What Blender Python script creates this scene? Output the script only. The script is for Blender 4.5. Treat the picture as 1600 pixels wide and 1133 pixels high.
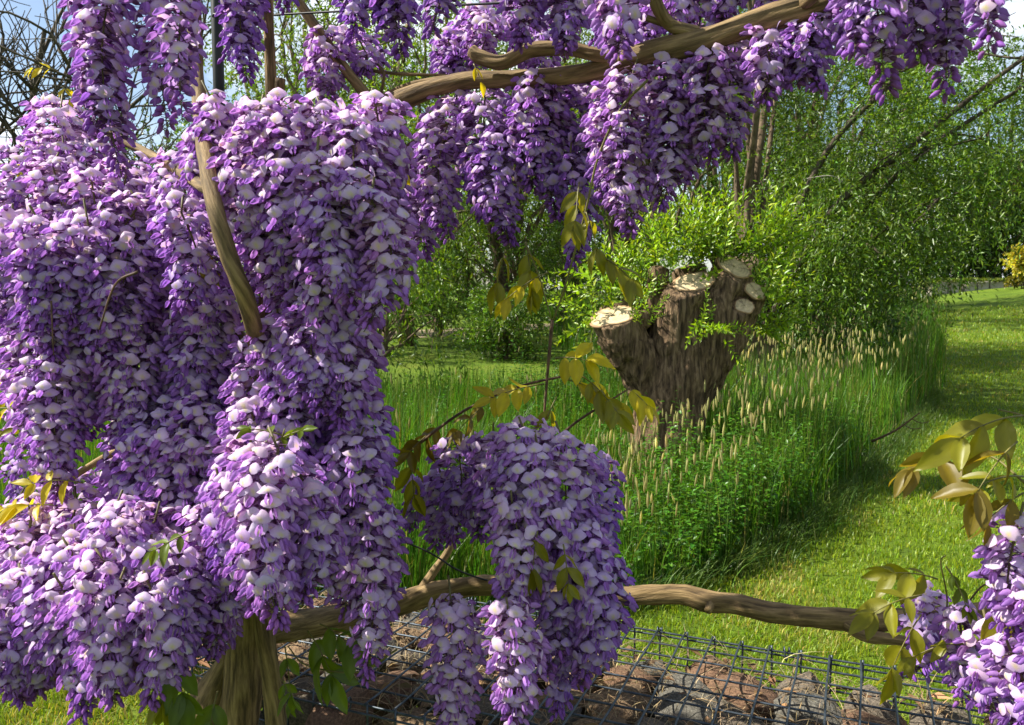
import bpy, math, random
import numpy as np
from mathutils import Matrix, Vector, noise

for o in list(bpy.data.objects): bpy.data.objects.remove(o)
sc = bpy.context.scene
col = sc.collection
R = math.radians
rng = np.random.default_rng(11)
random.seed(5)

# ------------------------------------------------------------------ camera, sky, sun, exposure
CAMH, PITCH, F = 1.5, R(4.75), 1280.0
cd = bpy.data.cameras.new('camera'); cam = bpy.data.objects.new('camera', cd); col.objects.link(cam)
cam.location = (0, 0, CAMH); cam.rotation_euler = (R(90) - PITCH, 0, 0)
cd.sensor_width = 36; cd.lens = F/1600*36; cd.clip_start = 0.02; cd.clip_end = 2000
cd.dof.use_dof = True; cd.dof.focus_distance = 1.9; cd.dof.aperture_fstop = 14
sc.camera = cam

SUN_EL, SUN_AZ = R(47), R(-84)          # azimuth measured from +Y towards +X
sund = Vector((math.sin(SUN_AZ)*math.cos(SUN_EL), math.cos(SUN_AZ)*math.cos(SUN_EL), math.sin(SUN_EL)))
w = bpy.data.worlds.new('World'); sc.world = w; w.use_nodes = True
nt = w.node_tree; nt.nodes.clear()
def N(tree, typ, **kw):
    n = tree.nodes.new(typ)
    for k, v in kw.items():
        if k == 'inp':
            for a, b in v.items(): n.inputs[a].default_value = b
        else: setattr(n, k, v)
    return n
sky = N(nt, 'ShaderNodeTexSky'); sky.sky_type = 'NISHITA'; sky.sun_disc = False
sky.sun_elevation = SUN_EL; sky.sun_rotation = SUN_AZ
tc = N(nt, 'ShaderNodeTexCoord')
mp = N(nt, 'ShaderNodeMapping'); mp.inputs['Scale'].default_value = (1.6, 1.6, 3.2)
nz = N(nt, 'ShaderNodeTexNoise', inp={'Scale': 2.1, 'Detail': 7.0, 'Roughness': .58})
cr = N(nt, 'ShaderNodeValToRGB'); cr.color_ramp.elements[0].position = .47; cr.color_ramp.elements[1].position = .66
mx = N(nt, 'ShaderNodeMix'); mx.data_type = 'RGBA'; mx.inputs[7].default_value = (8.5, 8.9, 9.4, 1)
bg = N(nt, 'ShaderNodeBackground', inp={'Strength': .075}); wo = N(nt, 'ShaderNodeOutputWorld')
L = nt.links.new
L(tc.outputs['Generated'], mp.inputs[0]); L(mp.outputs[0], nz.inputs['Vector']); L(nz.outputs[0], cr.inputs[0])
L(cr.outputs[0], mx.inputs[0]); L(sky.outputs[0], mx.inputs[6]); L(mx.outputs[2], bg.inputs[0]); L(bg.outputs[0], wo.inputs[0])
sd = bpy.data.lights.new('sun', 'SUN'); sun = bpy.data.objects.new('sun', sd); col.objects.link(sun)
sd.energy = 5.0; sd.angle = R(.55); sd.color = (1, .95, .86)
sun.rotation_euler = sund.to_track_quat('Z', 'Y').to_euler()
vs = sc.view_settings; vs.view_transform = 'Standard'; vs.look = 'None'; vs.gamma = 1; vs.exposure = 1.2
sc.render.engine = 'CYCLES'
cy = sc.cycles; cy.max_bounces = 6; cy.diffuse_bounces = 3; cy.glossy_bounces = 2; cy.transmission_bounces = 4
cy.transparent_max_bounces = 4; cy.use_denoising = True; cy.sample_clamp_indirect = 6; cy.caustics_reflective = False

# ------------------------------------------------------------------ pixel helpers (pixel -> ray; the depth comes from a plane or the ground)
FW = np.array([0, math.cos(PITCH), -math.sin(PITCH)]); UP = np.array([0, math.sin(PITCH), math.cos(PITCH)]); RT = np.array([1., 0, 0])
C0 = np.array([0, 0, CAMH])
GA = R(23)
VAX = np.array([math.sin(GA), math.cos(GA), 0]); UAX = np.array([math.cos(GA), -math.sin(GA), 0])   # across / along the gabion
def ray(px, py): return FW + RT*((px-800)/F) + UP*((566.5-py)/F)
def P(px, py, d): return C0 + d*ray(px, py)
def PV(px, py, v):                                            # on the upright plane v metres across the gabion
    r = ray(px, py); return C0 + r*(v/r.dot(VAX))
def sstep(a, b, x):
    t = np.clip((x-a)/(b-a), 0, 1); return t*t*(3-2*t)
def gz(x, y):
    x = np.asarray(x, float); y = np.asarray(y, float)
    yy = np.clip(y-7.5, 0, 40); ramp = .045*yy*sstep(0, 6, yy) 
    tilt = 4.0*np.clip(x/np.maximum(y, 1)-.49, 0, .3)*sstep(16, 36, y)
    return ramp + tilt + .03*np.sin(x*.9+1)*np.sin(y*.7)*sstep(2, 5, y)
def proj(p):
    q = np.asarray(p, float) - C0; d = q @ FW
    return 800 + F*(q @ RT)/d, 566.5 - F*(q @ UP)/d, d

# ------------------------------------------------------------------ mesh helpers
def mesh_np(name, V, T, C=None, mat=None, smooth=True):
    V = np.asarray(V, np.float32).reshape(-1, 3); T = np.asarray(T, np.int32).reshape(-1, 3)
    me = bpy.data.meshes.new(name)
    me.vertices.add(len(V)); me.vertices.foreach_set('co', V.ravel())
    me.loops.add(T.size); me.loops.foreach_set('vertex_index', T.ravel())
    me.polygons.add(len(T)); me.polygons.foreach_set('loop_start', np.arange(0, T.size, 3, dtype=np.int32))
    if smooth: me.polygons.foreach_set('use_smooth', np.ones(len(T), bool))
    me.update(calc_edges=True)
    if C is not None:
        a = me.color_attributes.new('tint', 'FLOAT_COLOR', 'POINT')
        CC = np.ones((len(V), 4), np.float32); CC[:, :3] = np.asarray(C, np.float32).reshape(-1, 3)
        a.data.foreach_set('color', CC.ravel())
    if mat: me.materials.append(mat)
    return me
WM = {}
def link(name, me, parent=None, M=None, **props):
    o = bpy.data.objects.new(name, me); col.objects.link(o)
    WM[o.name] = M.copy() if M is not None else Matrix()
    if parent is not None:
        o.parent = parent; o.matrix_parent_inverse = WM[parent.name].inverted()
    o.matrix_basis = WM[o.name]
    for k, v in props.items(): o[k] = v
    return o
def thing(name, loc, label, category, group=None):
    o = link(name, None, None, Matrix.Translation(Vector([float(a) for a in loc])), label=label, category=category)
    o.empty_display_size = .1
    if group: o['group'] = group
    return o
def quads_to_tris(nr, nc, off=0, wrap=False):
    out = []
    for i in range(nr-1):
        for j in range(nc if wrap else nc-1):
            a, b = i*nc+j, i*nc+(j+1) % nc; c, d = a+nc, b+nc
            out += [(a, b, d), (a, d, c)]
    return np.array(out, int)+off
def catmull(pts, n=6):
    pts = np.asarray(pts, float)
    if len(pts) < 3: 
        t = np.linspace(0, 1, n+1)[:, None]; return pts[0]*(1-t)+pts[-1]*t
    Q = np.vstack([2*pts[0]-pts[1], pts, 2*pts[-1]-pts[-2]]); out = []
    for i in range(1, len(Q)-2):
        p0, p1, p2, p3 = Q[i-1:i+3]
        for t in np.arange(n)/n:
            out.append(.5*(2*p1+(p2-p0)*t+(2*p0-5*p1+4*p2-p3)*t*t+(3*p1-p0-3*p2+p3)*t**3))
    out.append(Q[-2]); return np.array(out)
def tube(pts, rad, seg=8, lump=0, seed=0, cap=True):
    pts = np.asarray(pts, float); n = len(pts); rad = np.broadcast_to(np.asarray(rad, float), (n,))
    T = np.gradient(pts, axis=0); T /= np.linalg.norm(T, axis=1)[:, None]+1e-9
    ref = np.array([.3, .2, .93]) if abs(T[0][2]) < .8 else np.array([.9, .4, .1])
    X = np.cross(T, ref); X /= np.linalg.norm(X, axis=1)[:, None]+1e-9; Y = np.cross(T, X)
    a = np.arange(seg)/seg*2*np.pi
    ring = X[:, None]*np.cos(a)[None, :, None] + Y[:, None]*np.sin(a)[None, :, None]
    rr = rad[:, None]*np.ones((1, seg))
    if lump:
        for i in range(n):
            for j in range(seg):
                q = Vector(pts[i]*9+ring[i, j]*.9+seed)
                rr[i, j] *= 1+lump*(noise.noise(q)+.5*noise.noise(q*2.7))
    V = (pts[:, None]+ring*rr[:, :, None]).reshape(-1, 3); Tq = quads_to_tris(n, seg, wrap=True)
    if cap:
        V = np.vstack([V, pts[0]-T[0]*rad[0]*.1, pts[-1]+T[-1]*rad[-1]*.1]); k = n*seg
        c0 = [(k, (j+1) % seg, j) for j in range(seg)]; c1 = [(k+1, (n-1)*seg+j, (n-1)*seg+(j+1) % seg) for j in range(seg)]
        Tq = np.vstack([Tq, c0, c1])
    return V, Tq
def join(parts):
    Vs, Ts, k = [], [], 0
    for V, T in parts: Vs.append(V); Ts.append(np.asarray(T)+k); k += len(V)
    return np.vstack(Vs), np.vstack(Ts)
def norm(a): return a/(np.linalg.norm(a, axis=-1, keepdims=True)+1e-9)
def leaf_arrays(pos, d, nrm, ln, wd, tint):
    """many leaves: kite of two folded triangles each"""
    d = norm(d); s = norm(np.cross(d, nrm)); n2 = np.cross(s, d)
    ln = np.asarray(ln)[:, None]; wd = np.asarray(wd)[:, None]
    m = pos+d*ln*.45
    V = np.stack([pos, m-s*wd+n2*wd*.35, pos+d*ln-n2*ln*.12, m+s*wd+n2*wd*.35], 1)
    k = np.arange(len(pos))[:, None]*4
    T = np.stack([np.hstack([k, k+1, k+2]), np.hstack([k, k+2, k+3])], 1)
    return V.reshape(-1, 3), T.reshape(-1, 3), np.repeat(tint, 4, 0)
def blade_arrays(pos, h, lean, wd, tint, lv=4, face=None):
    n = len(pos); h = np.asarray(h)[:, None]; wd = np.asarray(wd)[:, None]
    side = norm(np.stack([-lean[:, 1], lean[:, 0], 0*h[:, 0]], 1)+rng.normal(0, .3, (n, 3))*np.array([1, 1, 0]))
    Vs = []
    for i in range(lv):
        t = i/(lv-1); c = pos+np.array([0, 0, 1.])*h*(t-.35*t*t*np.linalg.norm(lean, axis=1)[:, None])+np.hstack([lean, 0*h])*h*t*t
        if i < lv-1: Vs += [c-side*wd*(1-.75*t**1.5), c+side*wd*(1-.75*t**1.5)]
        else: Vs.append(c)
    m = 2*(lv-1)+1; V = np.stack(Vs, 1).reshape(-1, 3); k = np.arange(n)[:, None]*m; T = []
    for i in range(lv-2):
        a = 2*i; T += [np.hstack([k+a, k+a+1, k+a+3]), np.hstack([k+a, k+a+3, k+a+2])]
    a = 2*(lv-2); T.append(np.hstack([k+a, k+a+1, k+a+2]))
    return V, np.stack(T, 1).reshape(-1, 3), np.repeat(tint, m, 0)
def bulk(PVv, PT, PC, M, loc, tint):
    """copies of a small prototype; M (k,3,3), columns are axes"""
    V = np.einsum('kij,nj->kni', M, PVv)+loc[:, None]
    k = np.arange(len(loc))[:, None, None]*len(PVv)
    return V.reshape(-1, 3), (PT[None]+k).reshape(-1, 3), (PC[None]*tint[:, None]).reshape(-1, 3)
def cat(lst):
    Vs, Ts, Cs, k = [], [], [], 0
    for V, T, C in lst: Vs.append(V); Ts.append(T+k); Cs.append(C); k += len(V)
    return np.vstack(Vs), np.vstack(Ts), np.vstack(Cs)
def tints(n, base, var=.25, hue=.12):
    b = np.array(base)*np.exp(rng.normal(0, var, (n, 1)))
    sh = rng.normal(0, hue, n); b[:, 0] *= np.exp(sh); b[:, 2] *= np.exp(rng.normal(0, hue, n))
    return np.clip(b, 0, .9)

# ------------------------------------------------------------------ materials
def new_mat(name):
    m = bpy.data.materials.new(name); m.use_nodes = True; m.node_tree.nodes.clear(); return m, m.node_tree
def leafy(name, rough=.5, trans=.4, tcol=(1.15, 1.15, .6), spec=.4):
    m, t = new_mat(name); l = t.links.new
    at = N(t, 'ShaderNodeAttribute', attribute_name='tint'); p = N(t, 'ShaderNodeBsdfPrincipled', inp={'Roughness': rough, 'Specular IOR Level': spec})
    tr = N(t, 'ShaderNodeBsdfTranslucent'); mu = N(t, 'ShaderNodeMix'); mu.data_type = 'RGBA'; mu.blend_type = 'MULTIPLY'
    mu.inputs[0].default_value = 1; mu.inputs[7].default_value = (*tcol, 1)
    ms = N(t, 'ShaderNodeMixShader', inp={0: trans}); out = N(t, 'ShaderNodeOutputMaterial')
    l(at.outputs['Color'], p.inputs['Base Color']); l(at.outputs['Color'], mu.inputs[6]); l(mu.outputs[2], tr.inputs[0])
    l(p.outputs[0], ms.inputs[1]); l(tr.outputs[0], ms.inputs[2]); l(ms.outputs[0], out.inputs[0]); return m
def noisy(name, c1, c2, scale=(8, 8, 8), detail=6, rough=.8, bump=.4, bdist=.01, metal=0, c3=None, spec=.3, lo=.35, hi=.65):
    m, t = new_mat(name); l = t.links.new
    tcn = N(t, 'ShaderNodeTexCoord'); mpn = N(t, 'ShaderNodeMapping', inp={'Scale': scale})
    n1 = N(t, 'ShaderNodeTexNoise', inp={'Scale': 1.0, 'Detail': float(detail), 'Roughness': .62})
    r = N(t, 'ShaderNodeValToRGB'); e = r.color_ramp.elements
    e[0].position = lo; e[0].color = (*c1, 1); e[1].position = hi; e[1].color = (*c2, 1)
    if c3: x = e.new(.5*(lo+hi)); x.color = (*c3, 1)
    p = N(t, 'ShaderNodeBsdfPrincipled', inp={'Roughness': rough, 'Metallic': metal, 'Specular IOR Level': spec}); out = N(t, 'ShaderNodeOutputMaterial')
    b = N(t, 'ShaderNodeBump', inp={'Strength': bump, 'Distance': bdist})
    l(tcn.outputs['Object'], mpn.inputs[0]); l(mpn.outputs[0], n1.inputs['Vector']); l(n1.outputs[0], r.inputs[0]); l(r.outputs[0], p.inputs['Base Color'])
    l(n1.outputs[0], b.inputs['Height']); l(b.outputs[0], p.inputs['Normal']); l(p.outputs[0], out.inputs[0]); return m
M_flower = leafy('wisteria_petal', .55, .45, (1.0, .78, 1.08), .25)
M_leaf = leafy('leaf', .38, .38, (1.25, 1.2, .45), .45)
M_young = leafy('young_wisteria_leaf', .42, .6, (1.3, 1.15, .4), .5)
M_grass = leafy('grass', .45, .4, (1.2, 1.2, .45), .35)
M_straw = leafy('straw', .7, .2, (1, 1, 1), .2)
M_vine = noisy('wisteria_bark', (.05, .03, .012), (.27, .18, .075), (60, 60, 42), 9, .8, .9, .006, c3=(.15, .097, .04))
def along(name, c1, c2, c3, scale, bump=.8, rough=.8):
    m = noisy(name, c1, c2, scale, 9, rough, bump, .005, c3=c3); t = m.node_tree
    at = N(t, 'ShaderNodeAttribute', attribute_name='along'); mpn = [n_ for n_ in t.nodes if n_.bl_idname == 'ShaderNodeMapping'][0]
    t.links.new(at.outputs['Vector'], mpn.inputs[0]); return m
M_vine = along('wisteria_bark_streaked', (.06, .038, .016), (.30, .205, .09), (.17, .112, .047), (95, 95, 11), 1.0)
M_bark = noisy('bark', (.05, .034, .02), (.20, .14, .085), (14, 14, 3.5), 8, .9, .8, .03, c3=(.115, .08, .048))
M_dark = noisy('dark_bark', (.03, .024, .016), (.10, .078, .05), (14, 14, 3), 6, .9, .6, .02)
M_twig = noisy('green_stem', (.10, .09, .02), (.16, .14, .035), (30, 30, 30), 3, .5, .1, .002)
M_rach = noisy('raceme_stem', (.09, .075, .03), (.14, .12, .04), (60, 60, 60), 2, .6, .1, .001)
M_brown = noisy('brown_twig', (.055, .03, .016), (.13, .075, .04), (40, 40, 40), 4, .7, .3, .003)
M_wire = noisy('galvanised_wire', (.028, .038, .048), (.075, .092, .11), (40, 40, 40), 5, .42, .15, .001, metal=.55, spec=.5)
M_black = noisy('black_wire', (.008, .008, .009), (.02, .02, .022), (30, 30, 30), 3, .5, .1, .001)
M_post = noisy('dark_metal', (.012, .014, .013), (.03, .033, .03), (12, 12, 12), 5, .5, .2, .002, metal=.3)
M_conc = noisy('concrete', (.24, .21, .17), (.42, .38, .32), (1.5, 1.5, 3), 8, .9, .3, .01, c3=(.33, .29, .24))
M_path = noisy('trodden_earth', (.16, .12, .07), (.27, .22, .13), (3, 3, 3), 8, .95, .4, .02)

# ================================================================== THE SETTING
xs = np.unique(np.concatenate([np.linspace(-320, -14, 24), np.linspace(-14, 24, 130), np.linspace(24, 320, 24)]))
ys = np.unique(np.concatenate([np.linspace(-60, -2, 8), np.linspace(-2, 50, 160), np.linspace(50, 500, 24)]))
XX, YY = np.meshgrid(xs, ys); ZZ = gz(XX, YY)
M_ground, t = new_mat('lawn_soil'); l = t.links.new
tcn = N(t, 'ShaderNodeTexCoord'); n1 = N(t, 'ShaderNodeTexNoise', inp={'Scale': .9, 'Detail': 8.0, 'Roughness': .65}); n2 = N(t, 'ShaderNodeTexNoise', inp={'Scale': 60.0, 'Detail': 5.0, 'Roughness': .7})
r1 = N(t, 'ShaderNodeValToRGB'); e = r1.color_ramp.elements
e[0].position = .35; e[0].color = (.07, .115, .008, 1); e[1].position = .68; e[1].color = (.16, .2, .02, 1); x = e.new(.52); x.color = (.11, .18, .008, 1)
r2 = N(t, 'ShaderNodeValToRGB'); r2.color_ramp.elements[0].color = (.45, .45, .45, 1); r2.color_ramp.elements[0].position = .3; r2.color_ramp.elements[1].color = (1.25, 1.25, 1.2, 1); r2.color_ramp.elements[1].position = .7
mu = N(t, 'ShaderNodeMix'); mu.data_type = 'RGBA'; mu.blend_type = 'MULTIPLY'; mu.inputs[0].default_value = 1
p = N(t, 'ShaderNodeBsdfPrincipled', inp={'Roughness': .85, 'Specular IOR Level': .2}); b = N(t, 'ShaderNodeBump', inp={'Strength': .8, 'Distance': .03}); out = N(t, 'ShaderNodeOutputMaterial')
l(tcn.outputs['Object'], n1.inputs['Vector']); l(tcn.outputs['Object'], n2.inputs['Vector']); l(n1.outputs[0], r1.inputs[0]); l(n2.outputs[0], r2.inputs[0])
l(r1.outputs[0], mu.inputs[6]); l(r2.outputs[0], mu.inputs[7]); l(mu.outputs[2], p.inputs['Base Color']); l(n2.outputs[0], b.inputs['Height']); l(b.outputs[0], p.inputs['Normal']); l(p.outputs[0], out.inputs[0])
link('lawn', mesh_np('lawn', np.stack([XX, YY, ZZ], -1).reshape(-1, 3), quads_to_tris(len(ys), len(xs)), None, M_ground), kind='structure',
     label='mown green lawn rising gently to the far wall', category='lawn')
# trodden path far behind on the left
pc = catmull([(-30, 13.5), (-16, 14.5), (-9, 16), (-3, 19.5), (1.5, 22), (6, 24)], 10); pv = []
for q, tq in zip(pc, np.gradient(pc, axis=0)):
    nn = np.array([-tq[1], tq[0]])/np.linalg.norm(tq)
    for s in (-.9, -.3, .3, .9): a = q+nn*s*(1+.15*math.sin(q[0]*2)); pv.append((a[0], a[1], float(gz(*a))+.012))
link('path', mesh_np('path', pv, quads_to_tris(len(pc), 4), None, M_path), kind='structure', label='bare earth path crossing behind the tall grass', category='path')

EDGE = np.array([(-6, 2.9), (-2.2, 3.0), (-.6, 3.3), (.45, 3.75), (1.15, 4.35), (1.85, 5.2), (3.0, 6.9), (4.35, 9), (6.4, 12.2), (9.2, 17.5), (13.4, 26), (17.2, 34)])
def edge_x(y): return np.interp(y, EDGE[:, 1], EDGE[:, 0])
WB = np.array([1.22, 6.45])                                     # foot of the pollard willow

# ------------------------------------------------------------------ lawn grass (nobody could count it)
def lawn_blades(n):
    d = np.exp(rng.uniform(np.log(1.7), np.log(27), n)); px = rng.uniform(-160, 1960, n); x = (px-800)/F*d; y = d
    ok = (x > edge_x(y)-.05) | (y < 3.0); x, y = x[ok], y[ok]; d = d[ok]; n = len(x)
    h = rng.uniform(.018, .042, n)*(1+.05*d)*(1+.5*np.array([noise.noise(Vector((a*2.2, b*2.2, 0))) for a, b in zip(x, y)])); a = rng.uniform(0, 2*np.pi, n); k = rng.uniform(.1, .9, n)
    tn = tints(n, (.185, .265, .010), .22, .16)
    dry = np.array([noise.noise(Vector((a_*1.1+7, b_*1.1, 3)))+.6*noise.noise(Vector((a_*3.1, b_*3.1, 9))) for a_, b_ in zip(x, y)]) + rng.normal(0, .3, n) > .45
    tn[dry] = tints(int(dry.sum()), (.30, .27, .06), .25, .12)
    return blade_arrays(np.stack([x, y, gz(x, y)], 1), h, np.stack([np.cos(a), np.sin(a)], 1)*k[:, None], .0011+.00042*d, tn, 3)
V, T, C = lawn_blades(300000)
link('lawn_grass', mesh_np('lawn_grass', V, T, C, M_grass), kind='stuff', label='short bright green blades of the sunlit mown lawn', category='grass')

# ------------------------------------------------------------------ tall grass bank with flower heads
def tall_blades(n):
    d = np.exp(rng.uniform(np.log(3.1), np.log(30), n)); px = rng.uniform(-140, 1480, n); x = (px-800)/F*d; y = d
    ok = (x < edge_x(y)+rng.normal(0, .06, n)) & ~((x < 1.0) & (y > 10.5)) & ~((x-WB[0])**2+(y-WB[1])**2 < .30**2); x, y, d = x[ok], y[ok], d[ok]; n = len(x)
    clump = np.array([noise.noise(Vector((a*1.3, b*1.3, 1.7))) for a, b in zip(x, y)])
    h = (.82+.3*clump)*rng.uniform(.55, 1.12, n)
    h *= np.where(x < edge_x(y)-.5, 1, .75+.5*(edge_x(y)-x).clip(0, .5))
    h *= 1-.5*sstep(5.6, 3.3, y)*(x > -.4)                     # lower near the gabion
    front = np.exp(-((x-.92*WB[0]*y/WB[1])/.5)**2)*((y < WB[1]) & (y > 4)); h *= 1-.45*front
    h *= 1-.35*((x < .6) & (y > 8.2))
    a = rng.uniform(0, 6.283, n); k = np.abs(rng.normal(.05, .22, n))
    tn = tints(n, (.07, .16, .010), .28, .2)
    pale = rng.random(n) < .10; tn[pale] = tints(int(pale.sum()), (.2, .2, .06), .2, .12)
    return np.stack([x, y, gz(x, y)-.01], 1), h, np.stack([np.cos(a), np.sin(a)], 1)*k[:, None], .0028+.0004*d, tn
pos, h, lean, wd, tn = tall_blades(95000)
g = [blade_arrays(pos, h, lean, wd, tn, 5)]
# foxtail heads on stalks
pick = rng.choice(len(pos), 5200, replace=False); pk = pos[pick]; pk = pk[(pk[:, 0] > .10*pk[:, 1]) | (rng.random(len(pk)) < .04)][:3200]; n = len(pk)
hh = np.interp(pk[:, 1], [3, 5, 8], [.5, .85, 1.0])*rng.uniform(.85, 1.15, n); front = np.exp(-((pk[:, 0]-.92*WB[0]*pk[:, 1]/WB[1])/.5)**2)*(pk[:, 1] < WB[1]); hh *= 1-.3*front
la = rng.normal(0, .09, (n, 2)); g.append(blade_arrays(pk, hh, la, np.full(n, .0016), tints(n, (.14, .2, .04), .2), 4))
seg, nr = 5, 5; a = np.arange(seg)/seg*2*np.pi; zz = np.linspace(0, 1, nr); rr = np.array([.25, .9, 1, .75, .15])
PVh = np.stack([np.outer(rr, np.cos(a)), np.outer(rr, np.sin(a)), np.repeat(zz[:, None], seg, 1)], -1).reshape(-1, 3); PTh = quads_to_tris(nr, seg, wrap=True)
top = pk.copy(); top[:, 2] += hh*(1-.35*np.linalg.norm(la, axis=1)); top[:, :2] += la*hh[:, None]
Mh = np.zeros((n, 3, 3)); rad = rng.uniform(.0045, .007, n)*(1+.03*pk[:, 1]); Mh[:, 0, 0] = rad; Mh[:, 1, 1] = rad; Mh[:, 2, 2] = rng.uniform(.05, .10, n); Mh[:, :2, 2] = la*.25*Mh[:, 2, 2][:, None]+rng.normal(0, .008, (n, 2))
g.append(bulk(PVh, PTh, np.ones((len(PVh), 3)), Mh, top-np.array([0, 0, .02]), tints(n, (.40, .37, .15), .25, .05)))
V, T, C = cat(g)
link('tall_grass', mesh_np('tall_grass', V, T, C, M_grass), kind='stuff', label='tall uncut foxtail grass bank along the lawn edge', category='grass')

# leafy weeds (nettles) at the lawn edge, in front of and beside the willow
def weeds(n, cx, cy, sx, sy, hmin, hmax):
    x = rng.normal(cx, sx, n); y = rng.normal(cy, sy, n); ok = (x < edge_x(y)+.03) & (y > 3.4); x, y = x[ok], y[ok]; n = len(x)
    h = rng.uniform(hmin, hmax, n); m = 22; P0 = np.stack([x, y, gz(x, y)], 1); ln = rng.normal(0, .14, (n, 2))
    g = [blade_arrays(P0, h, ln, np.full(n, .003), tints(n, (.07, .11, .02)), 3)]
    tt = np.tile(np.linspace(.15, 1, m), n); idx = np.repeat(np.arange(n), m); t2 = tt
    pos = P0[idx]; pos[:, 2] += h[idx]*t2*(1-.35*t2*np.linalg.norm(ln[idx], axis=1)); pos[:, :2] += ln[idx]*(h[idx]*t2*t2)[:, None]
    a = np.tile((np.arange(m)//2)*1.57+(np.arange(m) % 2)*np.pi, n)+rng.normal(0, .3, n*m)
    d = np.stack([np.cos(a), np.sin(a), rng.normal(.1, .35, n*m)], 1); nr = np.stack([rng.normal(0, .25, n*m), rng.normal(0, .25, n*m), np.ones(n*m)], 1)
    L_ = rng.uniform(.03, .065, n*m)*(1.15-.5*t2); g.append(leaf_arrays(pos, d, nr, L_, L_*.27, tints(n*m, (.06, .16, .010), .25, .15)))
    return cat(g)
V, T, C = cat([weeds(420, 1.55, 5.0, .45, .45, .35, .8), weeds(260, .9, 4.4, .4, .35, .2, .5), weeds(200, 2.6, 6.6, .5, .7, .3, .75), weeds(260, -.3, 7.0, .8, .9, .4, .95), weeds(200, .35, 8.6, .7, .6, .5, 1.15)])
link('weeds', mesh_np('weeds', V, T, C, M_leaf), kind='stuff', label='leafy green nettles and weeds at the foot of the tall grass', category='weeds')
# wilder, longer tufts where the mower misses: along the lawn edge
n = 9000; ti = rng.uniform(0, 1, n); yy_ = 3.2+ti*8; x = edge_x(yy_)+np.abs(rng.normal(0, .14, n))-.05; pos = np.stack([x, yy_, gz(x, yy_)], 1)
a = rng.normal(0, 1.2, n); k = rng.uniform(.2, 1.2, n)
V, T, C = blade_arrays(pos, rng.uniform(.06, .22, n), np.stack([np.cos(a), np.sin(a)], 1)*k[:, None], np.full(n, .0028), tints(n, (.08, .14, .018), .25, .2), 4)
link('edge_grass', mesh_np('edge_grass', V, T, C, M_grass), kind='stuff', label='half long grass tufts between lawn and tall bank', category='grass')

# ================================================================== TREES
def crown_mesh(cent, crad, n, m, sl, ll, lw, tint, droop=.35, var=.3, axis=None):
    cent = np.asarray(cent, float); crad = np.asarray(crad, float); ctr = cent.mean(0)
    k = rng.choice(len(cent), n, p=crad**2/np.sum(crad**2)); u = norm(rng.normal(0, 1, (n, 3)))*(rng.random((n, 1))**.45)
    b0 = cent[k]+u*crad[k][:, None]
    d = norm(norm(b0-ctr)*.5+u*.5+rng.normal(0, .45, (n, 3))+np.array([0, 0, -droop])); ln = sl*rng.uniform(.5, 1.3, n)
    tt = np.tile((np.arange(m)+.5)/m, n); i = np.repeat(np.arange(n), m)
    pos = b0[i]+d[i]*(ln[i]*tt)[:, None]; pos[:, 2] -= droop*ln[i]*tt*tt*.8
    rd = norm(rng.normal(0, 1, (n*m, 3))); ld = norm(d[i]*.7+rd*.8+np.array([0, 0, -.25*droop])); nr = norm(rng.normal(0, .7, (n*m, 3))+np.array([0, 0, 1.]))
    L_ = ll*rng.uniform(.6, 1.3, n*m)
    ct = np.exp(rng.normal(0, .28, (len(cent), 1)))*np.array([1, 1, 1.])
    tn = tints(n*m, tint, var, .14)*ct[k][i]
    return leaf_arrays(pos, ld, nr, L_, L_*lw, tn)
def limb(a, b, r0, r1, bend=.12, n=7, seg=6):
    a, b = np.asarray(a, float), np.asarray(b, float); Lg = np.linalg.norm(b-a); t_ = np.linspace(0, 1, n)[:, None]
    off = rng.normal(0, bend*Lg, 3)*np.array([1, 1, .4]); wob = rng.normal(0, .02*Lg, (n, 3)); wob[0] = wob[-1] = 0
    pts = a*(1-t_)+b*t_+off*np.sin(np.pi*t_)+wob
    return tube(pts, r0*(1-t_[:, 0])**1.1+r1, seg)
def tree(name, label, px, d, hgt, cr, nclus, n, m, ll, lw, tint, droop=.35, sl=.5, group=None, trunk=.18, low=.25, barkm=None, flat=1.0, xy=None):
    x, y = ((px-800)/F*d, d) if xy is None else xy
    z0 = float(gz(x, y)); root = thing(name, (x, y, z0), label, 'shrub' if 'shrub' in name else 'tree', group)
    top = np.array([x+rng.normal(0, .03*hgt), y, z0+hgt*.72]); base = np.array([x, y, z0-.08])
    parts = [tube(catmull([base, base*.5+top*.5+rng.normal(0, .04*hgt, 3)*np.array([1, 1, 0]), top], 6), np.linspace(trunk, trunk*.3, 13), 9)]
    cc, rr = [], []
    for i in range(nclus):
        u = norm(rng.normal(0, 1, 3)); f = rng.uniform(.45, .95); hz = low+(1-low)*(.5+.5*u[2]*f)
        c = np.array([x+u[0]*cr*f, y+u[1]*cr*f*flat, z0+hgt*hz]); cc.append(c); rr.append(cr*rng.uniform(.22, .42))
        tk = np.clip((hz-.35)*.9, .12, .8); s = base+(top-base)*tk/.9
        parts.append(limb(s, c, trunk*.32, trunk*.06, .08))
        for _ in range(3): parts.append(limb(c, c+norm(rng.normal(0, 1, 3))*rr[-1]*.9, trunk*.07, trunk*.025, .1, 5, 4))
    V, T = join(parts); link('trunk', mesh_np('trunk', V, T, None, barkm or M_bark), root)
    V, T, C = crown_mesh(cc, rr, n, m, sl, ll, lw, tint, droop); link('crown', mesh_np('crown', V, T, C, M_leaf), root, kind='stuff')
    return root
G1 = 'trees behind the tall grass'
tree('willow_tree', 'light green willow behind the cut end of the upper vine branch', 640, 17, 9, 3.4, 26, 1500, 12, .11, .16, (.13, .2, .014), .5, .7, G1, .2)
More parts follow.
